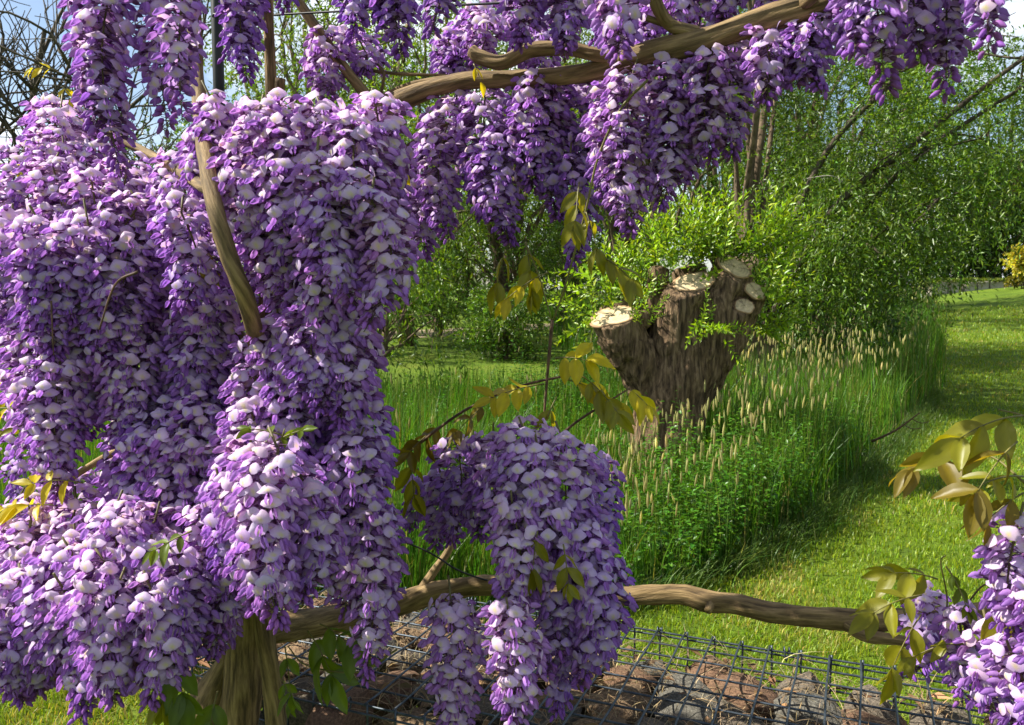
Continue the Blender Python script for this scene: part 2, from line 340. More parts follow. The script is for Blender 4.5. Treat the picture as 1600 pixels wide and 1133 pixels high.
tree('willow_tree', 'broad willow with hanging sprays behind the middle of the flower curtain', 810, 21, 8.6, 3.6, 26, 1500, 12, .12, .17, (.115, .19, .014), .6, .8, G1, .2)
tree('willow_tree', 'fresh green willow directly behind the pollard stump', 985, 15.5, 8.0, 2.6, 22, 1300, 12, .10, .16, (.12, .2, .014), .5, .6, G1, .17)
tree('leafy_tree', 'airy pale tree between the wisteria stems, sky showing through', 500, 20, 10, 3.2, 22, 1000, 12, .12, .2, (.09, .15, .025), .3, .6, G1, .2)
tree('leafy_tree', 'tall tree rising behind the old many stemmed willow', 1130, 24, 11.5, 3.4, 26, 1500, 12, .13, .2, (.085, .15, .014), .3, .7, G1, .22)
tree('willow_tree', 'dark willow with sprays reaching over the tall grass', 1270, 15.5, 7.2, 2.3, 30, 2300, 12, .10, .15, (.075, .135, .010), .55, .6, G1, .16, .12)
tree('leafy_tree', 'dense dark tree at the far end of the grass bank', 1335, 29, 9.5, 3.2, 30, 1900, 12, .14, .2, (.06, .115, .010), .4, .8, G1, .22, .12)
tree('leafy_tree', 'broad leaved tree beyond the lawn with blue sky gaps', 1545, 43, 12.5, 4.2, 26, 1500, 12, .17, .28, (.05, .105, .016), .3, .8, 'trees beyond the lawn', .25, .2)
tree('leafy_tree', 'tall tree overhanging the right end of the far wall', 1700, 44, 14, 4.5, 26, 1300, 12, .17, .28, (.055, .11, .016), .3, .8, 'trees beyond the lawn', .25, .15)
for px, d, hh_, lb in ((1300, 46, 8, 'dark tree in the wood, half hidden by the grass bank'), (1440, 47, 9, 'dark tree in the wood above the left end of the far wall'), (1530, 49, 8.5, 'dark tree in the wood above the middle of the far wall'), (1640, 47, 9, 'dark tree in the wood beside the yellow bush'), (1220, 44, 9, 'dark tree in the wood glimpsed past the old willow')):
    tree('leafy_tree', lb, px, d, hh_, 4, 18, 1000, 12, .22, .28, (.04, .08, .009), .2, .9, 'far wood behind the wall', .22, .02)
for px, d, hh_, cr_, tn_, lb in ((600, 15.5, 2.6, 1.25, (.09, .165, .012), 'round green shrub at the edge of the wisteria, by the path'), (690, 18, 2.5, 1.5, (.085, .155, .012), 'wide green shrub under the hanging racemes'), (790, 15, 1.6, .9, (.09, .17, .012), 'low shrub in front of the thin stakes'),
                          (880, 19, 3.0, 1.4, (.10, .18, .012), 'shrub between the stakes and the pollard stump'), (560, 24, 3.4, 2.0, (.08, .14, .012), 'large shrub beyond the path'), (740, 27, 3.2, 2.2, (.06, .11, .01), 'dark shrub on the far side of the clearing'),
                          (1010, 11.5, 2.0, .9, (.045, .09, .010), 'dense shrub just behind the pollard stump'), (1290, 12.0, 2.2, 1.1, (.045, .1, .015), 'dark shrub under the leaning branches of the old willow')):
    tree('leafy_shrub', lb, px, d, hh_, cr_, 16, 620, 11, .075, .2, tn_, .35, .32, 'shrubs behind the tall grass', .05, .1)
tree('willow_tree', 'low willow with sprays hanging beside the wisteria over the tall grass', 560, 10.2, 4.6, 2.0, 24, 1100, 12, .085, .15, (.115, .19, .014), .7, .5, G1, .09, .1)
tree('leafy_tree', 'bushy bright green tree beyond the clearing', 720, 30, 8, 4.2, 26, 1500, 12, .17, .24, (.10, .165, .014), .3, .8, G1, .2, .05)
tree('leafy_tree', 'bushy green tree beyond the clearing behind the stump', 900, 31, 8, 4.2, 26, 1500, 12, .17, .24, (.09, .15, .014), .3, .8, G1, .2, .05)
tree('leafy_tree', 'green tree standing behind the leafless tree', 330, 26, 7, 3.5, 20, 800, 12, .16, .24, (.10, .165, .014), .3, .8, G1, .2, .1)
tree('leafy_shrub', 'shrub half hidden past the left edge of the wisteria', 20, 13, 2.6, 1.3, 14, 320, 11, .08, .3, (.06, .11, .02), .3, .3, 'shrubs behind the tall grass', .05, .2)
tree('golden_shrub', 'bright yellow bush at the right end of the far wall', 1597, 35, 1.9, .8, 14, 420, 11, .12, .35, (.33, .30, .03), .1, .3, None, .05, .1)

x0_, x1_ = (1370-800)/F*42, (1780-800)/F*42
hd = thing('hedge', ((x0_+x1_)/2, 42, float(gz((x0_+x1_)/2, 42))), 'dense dark green hedge growing behind the far concrete wall', 'hedge')
cx_ = np.linspace(x0_, x1_, 34); cc = np.array([(a_+rng.normal(0, .2), 42+rng.normal(0, .5), float(gz(a_, 42))+b_+rng.normal(0, .25)) for a_ in cx_ for b_ in (.6, 1.6, 2.7)])
link('crown', mesh_np('crown', *crown_mesh(cc, np.full(len(cc), .75), 2600, 11, .5, .17, .3, (.045, .09, .009), .2), M_leaf), hd, kind='stuff')
for a_ in cx_[::3]: link('trunk', mesh_np('trunk', *limb((a_, 42, float(gz(a_, 42))-.1), (a_+rng.normal(0, .2), 42, float(gz(a_, 42))+2.4), .07, .02, .05), None, M_dark), hd)

# old many-stemmed willow with leaning branches
x, y = (1178-800)/F*11.2, 11.2; z0 = float(gz(x, y))
ow = thing('old_willow', (x, y, z0), 'old willow with upright poles and long branches leaning over the lawn', 'tree')
parts = []
stool = np.array([x, y, z0])
parts.append(tube(catmull([stool+[-.05, 0, -.1], stool+[0, 0, .6], stool+[-.05, 0, 1.35], stool+[-.02, 0, 1.9]], 5), np.linspace(.36, .3, 16), 14, .25, 3))
V, T = join(parts); tr_ = link('trunk', mesh_np('trunk', V, T, None, M_bark), ow)
for tp, r in (((1200, 120), .075), ((1172, 60), .06), ((1225, 40), .05), ((1150, 110), .05), ((1262, 60), .045), ((1130, 30), .04), ((1110, 200), .035)):
    b_ = P(1165+(tp[0]-1165)*.25, 345, 11.2+rng.normal(0, .15)); e_ = P(tp[0], tp[1]-250, 11.2+rng.normal(0, .8)); a_ = stool+[0, 0, 1.5]
    pts = catmull([a_, b_, (b_+e_)/2+rng.normal(0, .1, 3), e_], 6); link('pole', mesh_np('pole', *tube(pts, np.linspace(r, r*.45, len(pts)), 9, .12, r*99), None, M_bark), ow)
lean_pts = []
for q, r in ((((1215, 480), (1300, 330), (1420, 230), (1560, 120), (1700, 20)), .06), (((1235, 470), (1350, 330), (1440, 240), (1600, 135), (1720, 60)), .045), (((1210, 420), (1290, 240), (1390, 130), (1480, 10)), .05), (((1220, 450), (1330, 400), (1420, 330), (1500, 300)), .03)):
    dd = np.linspace(10.7, 9.3, len(q)); pts = catmull([stool+[.05, 0, .9]]+[P(*a_, d_) for a_, d_ in zip(q, dd)], 7); lean_pts.append(pts)
    link('limb', mesh_np('limb', *tube(pts, np.linspace(r*1.2, r*.3, len(pts)), 8, .15, r*70), None, M_dark), ow)
    for _ in range(7):
        s = pts[rng.integers(len(pts)//3, len(pts))]; parts = limb(s, s+norm(rng.normal(0, 1, 3)+[.5, 0, -.1])*rng.uniform(.5, 1.3), .014, .004, .1, 6, 5)
        link('twig', mesh_np('twig', *parts, None, M_dark), ow)
cc = np.vstack([np.vstack([p_[len(p_)//3::3]+rng.normal(0, .35, p_[len(p_)//3::3].shape) for p_ in lean_pts])]+[np.array([P(a_+rng.normal(0, 30), b_, 11.2+rng.normal(0, .9)) for a_, b_ in ((1130, -40), (1190, -60), (1250, -20), (1300, 60), (1120, 120), (1220, 100), (1280, 170), (1330, 260), (1380, 350), (1420, 400), (1340, 420), (1300, 350), (1280, 430), (1250, 230), (1430, 300), (1330, 445), (1330, 170), (1400, 200), (1470, 200), (1450, 120))])])
V, T, C = crown_mesh(cc, np.full(len(cc), .66), 4000, 12, .5, .072, .14, (.085, .15, .011), .5)
link('crown', mesh_np('crown', V, T, C, M_leaf), ow, kind='stuff')
# dry pale twigs hanging in its crown
for q in (((1340, 228), (1400, 222), (1430, 245)), ((1310, 275), (1318, 320)), ((1378, 320), (1405, 350), (1440, 372)), ((1190, 335), (1260, 340), (1295, 355)), ((1255, 280), (1300, 275), (1325, 292)), ((1325, 380), (1338, 410))):
    pts = catmull([P(*a_, 9.9) for a_ in q], 5); link('dry_twig', mesh_np('dry_twig', *tube(pts, np.linspace(.007, .004, len(pts)), 5), None, M_conc), ow)

# bare tree at the left
def bare(name, label, px, d, hgt, seed):
    rs = np.random.default_rng(seed); x, y = (px-800)/F*d, d; z0 = float(gz(x, y)); root = thing(name, (x, y, z0), label, 'tree'); parts = []; main = []
    def grow(p0, dr, Lg, r, lev):
        n = 6; pts = [p0]; dd = dr.copy()
        for i in range(n):
            dd = norm(dd+rs.normal(0, .13, 3)+np.array([0, 0, .04])); pts.append(pts[-1]+dd*Lg/n)
        pts = np.array(pts); (main if lev == 0 else parts).append(tube(pts, np.linspace(r, r*.55, n+1), 8 if lev < 2 else 4))
        if lev < 4:
            for i in range(6 if lev == 0 else 5 if lev < 3 else 4):
                k = rs.integers(1 if lev else 3, n+1); nd = norm(dd*.65+rs.normal(0, .55, 3)+np.array([0, 0, .12])); grow(pts[k], nd, Lg*rs.uniform(.55, .8), r*(.55 if lev else .5), lev+1)
    grow(np.array([x, y, z0-.05]), np.array([.03, 0, 1.]), hgt*.24, .075, 0)
    link('trunk', mesh_np('trunk', *main[0], None, M_dark), root); V, T = join(parts); link('twig_mass', mesh_np('twig_mass', V, T, None, M_dark), root, kind='stuff')
bare('bare_tree', 'leafless tree with fine bare twigs against the sky', 60, 9.0, 10.5, 4)
bare('bare_tree', 'leafless tree glimpsed between the upper wisteria stems', 300, 15, 8, 9)

# ------------------------------------------------------------------ pollard willow stump
DW = 6.45
wx, wy = WB; wz = float(gz(wx, wy))
pw = thing('pollard_willow', (wx, wy, wz), 'thick pollarded willow stump with pale sawn cuts and fresh leafy shoots', 'tree')
def Q(px, py, dd=0): return P(px, py, DW+dd)
stubs = [  # path (px,py,ddepth,r) ... ; cut radius
 ([(1035, 640, 0, .17), (1005, 575, -.05, .17), (975, 530, -.12, .17), (960, 497, -.16, .165)], (.185, .125)),
 ([(1060, 620, 0, .2), (1052, 530, -.1, .16), (1062, 475, -.15, .14), (1086, 445, -.18, .13)], (.165, .095)),
 ([(1070, 600, 0, .19), (1105, 520, -.05, .19), (1130, 460, -.06, .16), (1150, 420, -.05, .145)], (.15, .11)),
 ([(1052, 670, .05, .15), (1088, 600, .06, .16), (1135, 525, .02, .15), (1162, 482, -.05, .11), (1180, 455, -.12, .085)], (.09, .085)),
 ([(1080, 610, .0, .16), (1125, 530, -.08, .11), (1162, 478, -.16, .075)], (.078, .075)),
 ([(1040, 580, .1, .15), (1028, 480, .05, .1), (1030, 420, .05, .075)], None),
 ([(1080, 580, .25, .2), (1090, 480, .35, .16), (1075, 420, .4, .13)], None),
 ([(1010, 590, .2, .17), (965, 510, .35, .12), (955, 480, .4, .1)], None)]
blobs = [tube(catmull([Q(1042, 860), Q(1042, 740), Q(1045, 650), Q(1058, 570), Q(1065, 510, .05)], 5), np.interp(np.linspace(0, 1, 21), [0, .15, .4, .7, 1], [.38, .29, .26, .27, .27]), 20)]
for q, c in stubs:
    pts = catmull([Q(a_, b_, d_) for a_, b_, d_, r_ in q], 5); rad = np.interp(np.linspace(0, 1, len(pts)), np.linspace(0, 1, len(q)), [s[3] for s in q]); blobs.append(tube(pts, rad, 16))
for _ in range(26):                                             # burrs on the head
    c = Q(rng.uniform(970, 1110), rng.uniform(480, 580), rng.uniform(-.18, .1)); u = norm(rng.normal(0, 1, 3)); blobs.append(tube(np.array([c-u*.06, c, c+u*.06]), [.05, .09, .05], 10))
V, T = join(blobs); tmp = link('tmp', mesh_np('tmp', V, T)); md = tmp.modifiers.new('r', 'REMESH'); md.mode = 'VOXEL'; md.voxel_size = .015
dg = bpy.context.evaluated_depsgraph_get(); em = bpy.data.meshes.new_from_object(tmp.evaluated_get(dg)); bpy.data.objects.remove(tmp)
for _ in range(2):
    pass
M_cut = leafy('sawn_wood', .7, .02, (1, 1, 1), .25)
def cut_face(c, nrm, ra, rb, roll=0):
    nrm = norm(np.asarray(nrm, float)); X = norm(np.cross(nrm, [0, .2, 1.])); Y = np.cross(nrm, X); X, Y = X*math.cos(roll)+Y*math.sin(roll), Y*math.cos(roll)-X*math.sin(roll)
    V = [c+nrm*.004]; k = 44; C = [(.30, .2, .1)]
    rings = [(r_/13, .004) for r_ in range(1, 14)]+[(1.0, -.012)]
    for i_, (rr_, hh_) in enumerate(rings):
        for j in range(k):
            a_ = j/k*2*np.pi; w_ = 1+.16*noise.noise(Vector((math.cos(a_)*1.7+c[0]*9, math.sin(a_)*1.7, c[2]*7)))+.05*noise.noise(Vector((math.cos(a_)*6+c[0]*9, math.sin(a_)*6, c[2]*7)))
            V.append(c+(X*math.cos(a_)*ra+Y*math.sin(a_)*rb)*rr_*w_+nrm*(hh_+.005*noise.noise(Vector((math.cos(a_)*4*rr_, math.sin(a_)*4*rr_, c[0]*11)))))
            g_ = 1+.16*(-1)**i_+.35*noise.noise(Vector((math.cos(a_)*3*rr_, math.sin(a_)*3*rr_, c[0]*5)))-(.45 if noise.noise(Vector((math.cos(a_)*5, math.sin(a_)*5, c[2]*9))) > .38 else 0)
            C.append(np.array((.52, .40, .23) if i_ < 11 else (.32, .2, .1) if i_ < 13 else (.1, .06, .03))*g_)
    T = [(0, 1+j, 1+(j+1) % k) for j in range(k)]+(quads_to_tris(len(rings), k, 1, True)).tolist()
    return mesh_np('cut_face', V, T, np.clip(C, .02, .8), M_cut)
CUTS = [(Q(957, 494, -.17), (-.28, -.42, .88), .185, .15, .1), (Q(1084, 440, -.19), (-.15, -.62, .8), .165, .11, .35), (Q(1146, 416, -.10), (.30, -.72, .66), .15, .11, -.55), (Q(1180, 455, -.15), (.30, -.70, .6), .088, .085, 0), (Q(1163, 478, -.18), (.0, -.75, .62), .076, .072, 0)]
nv = len(em.vertices); co = np.empty(nv*3, np.float32); em.vertices.foreach_get('co', co); co = co.reshape(-1, 3).astype(float); no = np.empty(nv*3, np.float32); em.vertices.foreach_get('normal', no); no = no.reshape(-1, 3)
dsp = np.empty(nv)
for i in range(nv):
    q = co[i]; k = 1 if q[2] < 1.15 else .6
    f1 = noise.noise(Vector((q[0]*16, q[1]*16, q[2]*2.6))); f2 = noise.noise(Vector((q[0]*34+5, q[1]*34, q[2]*6))); f3 = noise.noise(Vector((q[0]*5, q[1]*5, q[2]*4)))
    dsp[i] = k*(.026*(1-abs(f1)*2.2)+.010*f2)+.02*f3
co += no*dsp[:, None]
for c_, n_, ra_, rb_, _r in CUTS:                                # saw the stubs off flat
    n_ = norm(np.asarray(n_, float)); q_ = co-c_; h_ = q_ @ n_; rad_ = np.linalg.norm(q_-h_[:, None]*n_, axis=1)
    m_ = (h_ > -.004) & (h_ < .3) & (rad_ < ra_*1.35); co[m_] -= n_*(h_[m_]+.004)[:, None]
em.vertices.foreach_set('co', co.astype(np.float32).ravel()); em.polygons.foreach_set('use_smooth', np.ones(len(em.polygons), bool)); em.update()
em.materials.clear(); em.materials.append(noisy('willow_bark', (.03, .018, .009), (.27, .18, .10), (38, 38, 6), 10, .9, 1.0, .03, c3=(.13, .082, .042))); em.name = 'trunk'
ptr = link('trunk', em, pw)
for q_ in CUTS: link('cut_face', cut_face(*q_), ptr)
# leafy shoots: a few shoot shapes, many copies
shoot_me = []
for s in range(7):
    ln = rng.uniform(.22, .42); m = int(22*ln/.3); bend = rng.normal(0, .12, 2)
    tt = (np.arange(m)+1)/m; pos = np.stack([bend[0]*tt**2*ln*2, bend[1]*tt**2*ln*2, ln*tt], 1); a = np.arange(m)*2.4+s
    st = tube(np.vstack([[0, 0, 0], pos[::3], pos[-1:]]), .0035, 4)
    d = np.stack([np.cos(a), np.sin(a), .55+.9*tt], 1); L_ = rng.uniform(.055, .095, m)*(1-.35*tt); nr = np.stack([-np.cos(a), -np.sin(a), np.ones(m)*1.2], 1)
    lv = leaf_arrays(pos, d, nr, L_, L_*.17, tints(m, (.23, .36, .014), .22, .13))
    V, T, C = cat([(st[0], st[1], np.tile((.10, .13, .03), (len(st[0]), 1))), lv]); shoot_me.append(mesh_np('shoot', V, T, C, M_leaf))
def shoots(n, cx, cy, sx, sy, dd, up=(0, 0, 1), spread=.45, sc_=(.8, 1.25)):
    for _ in range(n):
        b_ = Q(cx+rng.uniform(-1, 1)*sx, cy+rng.uniform(-1, 1)*sy, dd+rng.uniform(-.2, .2)); d = Vector(norm(np.array(up)+rng.normal(0, spread, 3)))
        M = Matrix.Translation(Vector(b_)) @ d.to_track_quat('Z', 'Y').to_matrix().to_4x4() @ Matrix.Rotation(rng.uniform(0, 6.28), 4, 'Z') @ Matrix.Scale(rng.uniform(*sc_), 4)
        link('shoot', shoot_me[rng.integers(len(shoot_me))], pw, M)
shoots(80, 1080, 395, 85, 32, .1, (0, -.25, 1), .45, (.9, 1.35)); shoots(30, 1075, 400, 60, 18, -.12, (-.05, -.45, 1)); shoots(56, 1195, 420, 28, 60, .0, (.35, -.35, .8))
shoots(44, 965, 450, 50, 28, .12, (-.3, -.3, .8)); shoots(12, 1000, 470, 25, 15, -.1, (-.1, -.4, .9), .4, (.6, .9)); shoots(16, 925, 490, 25, 25, .05, (-.7, -.2, .2)); shoots(14, 1110, 505, 30, 22, -.33, (.05, -.5, .15), .5, (.6, .9)); shoots(22, 1200, 490, 22, 30, .1, (.6, -.2, .2)); shoots(7, 1000, 500, 18, 10, -.28, (.1, -.3, .7), .35, (.45, .7))

# ------------------------------------------------------------------ far retaining wall, stakes
dW = 38.0; xw0 = (1448-800)/F*dW
rw = thing('retaining_wall', (xw0, dW, float(gz(xw0, dW))), 'low pale concrete retaining wall at the far end of the lawn', 'wall')
bx_me = {}
def box_mesh(sx, sy, sz, mat, bev=.03):
    import bmesh
    bm = bmesh.new(); bmesh.ops.create_cube(bm, size=1); bmesh.ops.scale(bm, vec=(sx, sy, sz), verts=bm.verts)
    if bev: bmesh.ops.bevel(bm, geom=bm.edges[:], offset=bev, segments=1, affect='EDGES')
    me = bpy.data.meshes.new('block'); bm.to_mesh(me); bm.free(); me.materials.append(mat); return me
xx_ = xw0
for wpx, gap in ((27, .3), (17, 2.4), (19, .3), (18, .3), (22, .3), (20, .3), (24, .3)):
    wid = wpx/F*dW; cx = xx_+wid/2; zt = 1.5+(460-441)/F*dW+rng.normal(0, .02); zb = float(gz(cx, dW))-.3
    link('block', box_mesh(wid-.03, .4, max(zt-zb, .3), M_conc), rw, Matrix.Translation((cx, dW, (zt+zb)/2))); xx_ += wid+gap*.1
mv = leaf_arrays(np.stack([rng.uniform(xw0-.3, xx_+.3, 2600), dW+rng.uniform(-.22, .5, 2600), 2.06+rng.uniform(-.02, .14, 2600)], 1), rng.normal(0, 1, (2600, 3)), rng.normal(0, 1, (2600, 3)), np.full(2600, .14), np.full(2600, .04), tints(2600, (.12, .16, .02)))
link('moss', mesh_np('moss', *mv, M_leaf), rw, kind='stuff')
for px, d, py0, py1, lb in ((750, 21, 474, 518, 'thin dark stake standing in the clearing beside the path'), (812, 23, 425, 490, 'taller dark stake nearer the pollard stump'), (1482, 36, 415, 462, 'thin dark rod in front of the far wall')):
    x = (px-800)/F*d; z0 = float(gz(x, d)); z1 = P(px, py0, d)[2]
    o = link('stake', mesh_np('stake', *tube(np.array([(x, d, z0-.1), (x+.02, d, (z0+z1)/2), (x+.01, d, z1)]), .035 if d < 30 else .025, 7), None, M_dark), label=lb, category='stake')
# dead twig sticking out of the grass bank
pts = catmull([P(1362, 690, 6.6), P(1400, 672, 6.45), P(1437, 645, 6.35)], 6)
o = thing('dead_twig', pts[0], 'brown twig poking out of the tall grass over the lawn', 'twig')
link('stem', mesh_np('stem', *tube(pts, np.linspace(.011, .005, len(pts)), 6), None, M_brown), o)
for k in (8, 10): link('side_shoot', mesh_np('side_shoot', *tube(catmull([pts[k], pts[k]+[.06, -.02, -.03], pts[k]+[.12, -.03, -.02]], 3), np.linspace(.004, .003, 7), 5), None, M_brown), o)

# ================================================================== GABION
V0, V1, U0, U1, GT, SP = 1.543, 2.218, -1.62, 1.23, .56, .075
def UV(u, v, z): return UAX*u+VAX*v+np.array([0, 0, z])
gb = thing('gabion', UV((U0+U1)/2, V0, 0), 'wire mesh gabion filled with brown stones under the wisteria', 'gabion')
WR = .0028
def wire(a, b, r=WR):
    a, b = np.asarray(a), np.asarray(b); t_ = np.linspace(0, 1, 9)[:, None]; pts = a*(1-t_)+b*t_; wv = rng.normal(0, .0012, (9, 3)); wv[0] = wv[-1] = 0
    link('wire', mesh_np('wire', *tube(catmull(pts+wv, 2), r, 7), None, M_wire), gb)
nv_ = int(round((V1-V0)/SP)); nu_ = int(round((U1-U0)/SP))
for i in range(nv_+1): wire(UV(U0-.01, V0+i*SP, GT-.0056), UV(U1, V0+i*SP, GT-.0056))
for i in range(nu_+1): wire(UV(U0+i*SP, V0-.01, GT), UV(U0+i*SP, V1+.01, GT))
for vv, sg in ((V0-.006, -1), (V1+.006, 1)):
    for i in range(nu_+1): wire(UV(U0+i*SP+.006, vv, .0), UV(U0+i*SP+.006, vv, GT+.004))
    for i in range(7): wire(UV(U0-.01, vv+sg*.0056, GT-.022-i*SP), UV(U1, vv+sg*.0056, GT-.022-i*SP))
for i in range(1, 9): wire(UV(U0-.003, V0+i*SP, 0), UV(U0-.003, V0+i*SP, GT+.003))
for i in range(7): wire(UV(U0-.009, V0-.01, GT-.022-i*SP), UV(U0-.009, V1+.01, GT-.022-i*SP))
for u in (-1.08, -.82, -.5, -.16, .12, .36): # ring clips on the front and back rims
    for vv in (V0-.003, V1+.003):
        a = np.linspace(0, 2*np.pi*1.4, 15); pts = np.array([UV(u+.012*q/6, vv+.011*math.cos(q), GT-.012+.019*math.sin(q)) for q in a])
        link('ring_clip', mesh_np('ring_clip', *tube(pts, .0019, 6), None, M_wire), gb)
M_st = [noisy('stone_a', (.06, .05, .038), (.19, .155, .115), (14, 14, 14), 9, .9, .6, .012, c3=(.12, .098, .07)), noisy('stone_b', (.09, .058, .03), (.26, .175, .095), (11, 11, 16), 9, .88, .6, .012, c3=(.17, .11, .06)),
        noisy('stone_c', (.055, .05, .04), (.16, .15, .12), (12, 12, 20), 9, .9, .6, .012, c3=(.10, .092, .072)), noisy('stone_d', (.08, .045, .026), (.2, .115, .065), (14, 14, 14), 9, .9, .6, .012)]
import bmesh
st_me = []
for s in range(12):
    bm = bmesh.new(); bmesh.ops.create_icosphere(bm, subdivisions=3, radius=1)
    pl = [(norm(rng.normal(0, 1, 3)), rng.uniform(.55, .85)) for _ in range(11)]
    for v in bm.verts:
        q = np.array(v.co)
        for nn, dd in pl:
            k = q.dot(nn)-dd
            if k > 0: q = q-nn*k*.93
        q = q*(1+.05*noise.noise(Vector(q*3+s))+.025*noise.noise(Vector(q*8))); v.co = q
    me = bpy.data.meshes.new('stone'); bm.to_mesh(me); bm.free(); me.materials.append(M_st[s % 4]); me.polygons.foreach_set('use_smooth', np.ones(len(me.polygons), bool)); st_me.append(me)
def stone(u, v, z, s, flat=.6):
    M = Matrix.Translation(Vector(UV(u, v, z))) @ Matrix.Rotation(rng.uniform(0, 6.28), 4, 'Z') @ Matrix.Rotation(rng.normal(0, .25), 4, 'X') @ Matrix.Diagonal((s*rng.uniform(.9, 1.35), s*rng.uniform(.8, 1), s*flat, 1))
    link('stone', st_me[rng.integers(len(st_me))], gb, M)
u = U0+.08
while u < U1-.02:
    v = V0+.085
    while v < V1-.03:
        s = rng.uniform(.075, .105); hi = rng.uniform(-.02, .01); stone(u+rng.normal(0, .015), v+rng.normal(0, .012), GT-.085+hi, s, rng.uniform(.5, .72)); v += s*1.5
    u += .145
for k, z in enumerate((.36, .2, .07)):
    for u in np.arange(U0+.1, U1, .17):
        for v in (V0+.09, V1-.09): stone(u+.05*(k % 2), v, z, .098, .85)
# dry straw and dead leaves on the stones
n = 3200; u_ = rng.uniform(U0, U1, n); v_ = rng.uniform(V0+.02, V1-.02, n); pos = UAX*u_[:, None]+VAX*v_[:, None]+np.array([0, 0, 1])*(GT-.055+rng.uniform(-.02, .03, n))[:, None]
a = rng.uniform(0, 6.28, n); g = []
k_ = .05+.0*a; lean = np.stack([np.cos(a), np.sin(a)], 1)*1.6
b1 = blade_arrays(pos, rng.uniform(.03, .09, n), lean, np.full(n, .0011), tints(n, (.30, .22, .12), .3, .1), 5)
b1[0][:, 2] = np.minimum(b1[0][:, 2], GT+.012)
d = np.stack([np.cos(a), np.sin(a), rng.normal(0, .25, n)], 1)[:420]; b2 = leaf_arrays(pos[:420]+np.array([0, 0, .01]), d, np.tile([0, 0, 1.], (420, 1))+rng.normal(0, .4, (420, 3)), rng.uniform(.03, .06, 420), rng.uniform(.007, .013, 420), tints(420, (.20, .12, .055), .3, .1))
V, T, C = cat([b1, b2]); link('straw', mesh_np('straw', V, T, C, M_straw), gb, kind='stuff')

# ------------------------------------------------------------------ post and training wires
pb = PV(338, 0, 1.52); pt = np.array([pb[0], pb[1], 0])
po = thing('metal_post', pt, 'dark metal post behind the upright wisteria stems', 'post')
hp = 2.75
link('shaft', mesh_np('shaft', *tube(np.array([pt+[0, 0, -.05], pt+[0, 0, 1], pt+[0, 0, 2], pt+[0, 0, hp]]), .013, 10), None, M_post), po)
eye = PV(345, 28, 1.52); a = np.linspace(0, 2*np.pi, 15); link('wire_loop', mesh_np('wire_loop', *tube(np.array([eye+[.017*math.cos(q), .017*math.sin(q), .004*math.sin(2*q)] for q in a]), .003, 6), None, M_black), po)
for (q0, q1, q2, v, lb) in (((345, 28), (600, 14), (800, 4), 1.52, 'black training wire stretched from the metal post under the top blossoms'), ((372, 760), (640, 850), (720, 893), 1.75, 'black training wire sloping down to the lower vine branch')):
    e_ = PV(1750, -40, v) if q0[1] < 100 else None
    pts = [PV(*q0, 1.52 if q0[1] < 100 else 1.5), PV(*q1, v), PV(*q2, v)]+([e_] if e_ is not None else [PV(800, 918, 1.83)])
    link('training_wire', mesh_np('training_wire', *tube(catmull(pts, 8), .0024, 6), None, M_black), label=lb, category='wire')

# ================================================================== WISTERIA
vb = PV(380, 1000, 1.42); vloc = (vb[0], vb[1], 0)
vine = thing('wisteria_vine', vloc, 'old wisteria vine with lilac hanging flower racemes trained over the gabion', 'vine')
def branch(name, q, mat=M_vine, seg=12, n=7, lump=.16, v=None, seed=0):
    """q: (px, py, v, radius)"""
    pts = catmull([PV(a_[0], a_[1], a_[2]) for a_ in q], n); rad = np.interp(np.linspace(0, 1, len(pts)), np.linspace(0, 1, len(q)), [a_[3] for a_ in q])
    me = mesh_np(name, *tube(pts, rad, seg, lump, seed), None, mat); a_ = np.arange(seg)/seg*2*np.pi; ln_ = np.concatenate([[0], np.cumsum(np.linalg.norm(np.diff(pts, axis=0), axis=1))])+seed
    tw = a_[None, :]+ln_[:, None]*2.2
    al = np.stack([np.cos(tw)*rad[:, None]+seed, np.sin(tw)*rad[:, None], np.repeat(ln_[:, None], seg, 1)], -1).reshape(-1, 3); al = np.vstack([al, al[:1], al[-1:]]).astype(np.float32)
    at = me.attributes.new('along', 'FLOAT_VECTOR', 'POINT'); at.data.foreach_set('vector', al.ravel())
    return link(name, me, vine), pts
branch('trunk', [(352, 1560, 1.40, .075), (356, 1400, 1.41, .065), (362, 1230, 1.42, .056), (372, 1120, 1.42, .050), (381, 1040, 1.42, .045), (390, 965, 1.42, .040), (398, 880, 1.42, .036), (402, 780, 1.42, .032), (405, 640, 1.40, .028)], seg=20, n=10, lump=.2, seed=2)
branch('stem', [(425, 1500, 1.40, .04), (432, 1300, 1.38, .03), (431, 1130, 1.37, .023), (424, 1060, 1.36, .019), (416, 1000, 1.36, .021), (411, 940, 1.38, .023), (408, 860, 1.40, .022)], seg=14, n=9, seed=5)
branch('stem', [(300, 1500, 1.38, .055), (310, 1250, 1.38, .05), (318, 1130, 1.39, .045), (340, 1065, 1.41, .03), (362, 1020, 1.42, .02)], seg=14, n=8, lump=.3, seed=7)
branch('stem', [(405, 640, 1.40, .026), (404, 560, 1.24, .018), (388, 480, 1.07, .0145), (354, 390, 1.03, .0138), (330, 300, 1.05, .0135), (316, 200, 1.18, .0138), (306, 90, 1.3, .0145), (300, -40, 1.32, .014), (290, -160, 1.34, .013)], seg=12, seed=9)
branch('stem', [(408, 600, 1.42, .02), (418, 420, 1.5, .014), (424, 250, 1.5, .012), (423, 130, 1.46, .0115), (420, 20, 1.45, .011), (414, -120, 1.44, .01)], seg=10, seed=11)
branch('stub', [(408, 240, 1.48, .013), (432, 175, 1.47, .013), (437, 122, 1.46, .012)], seg=9, seed=12)
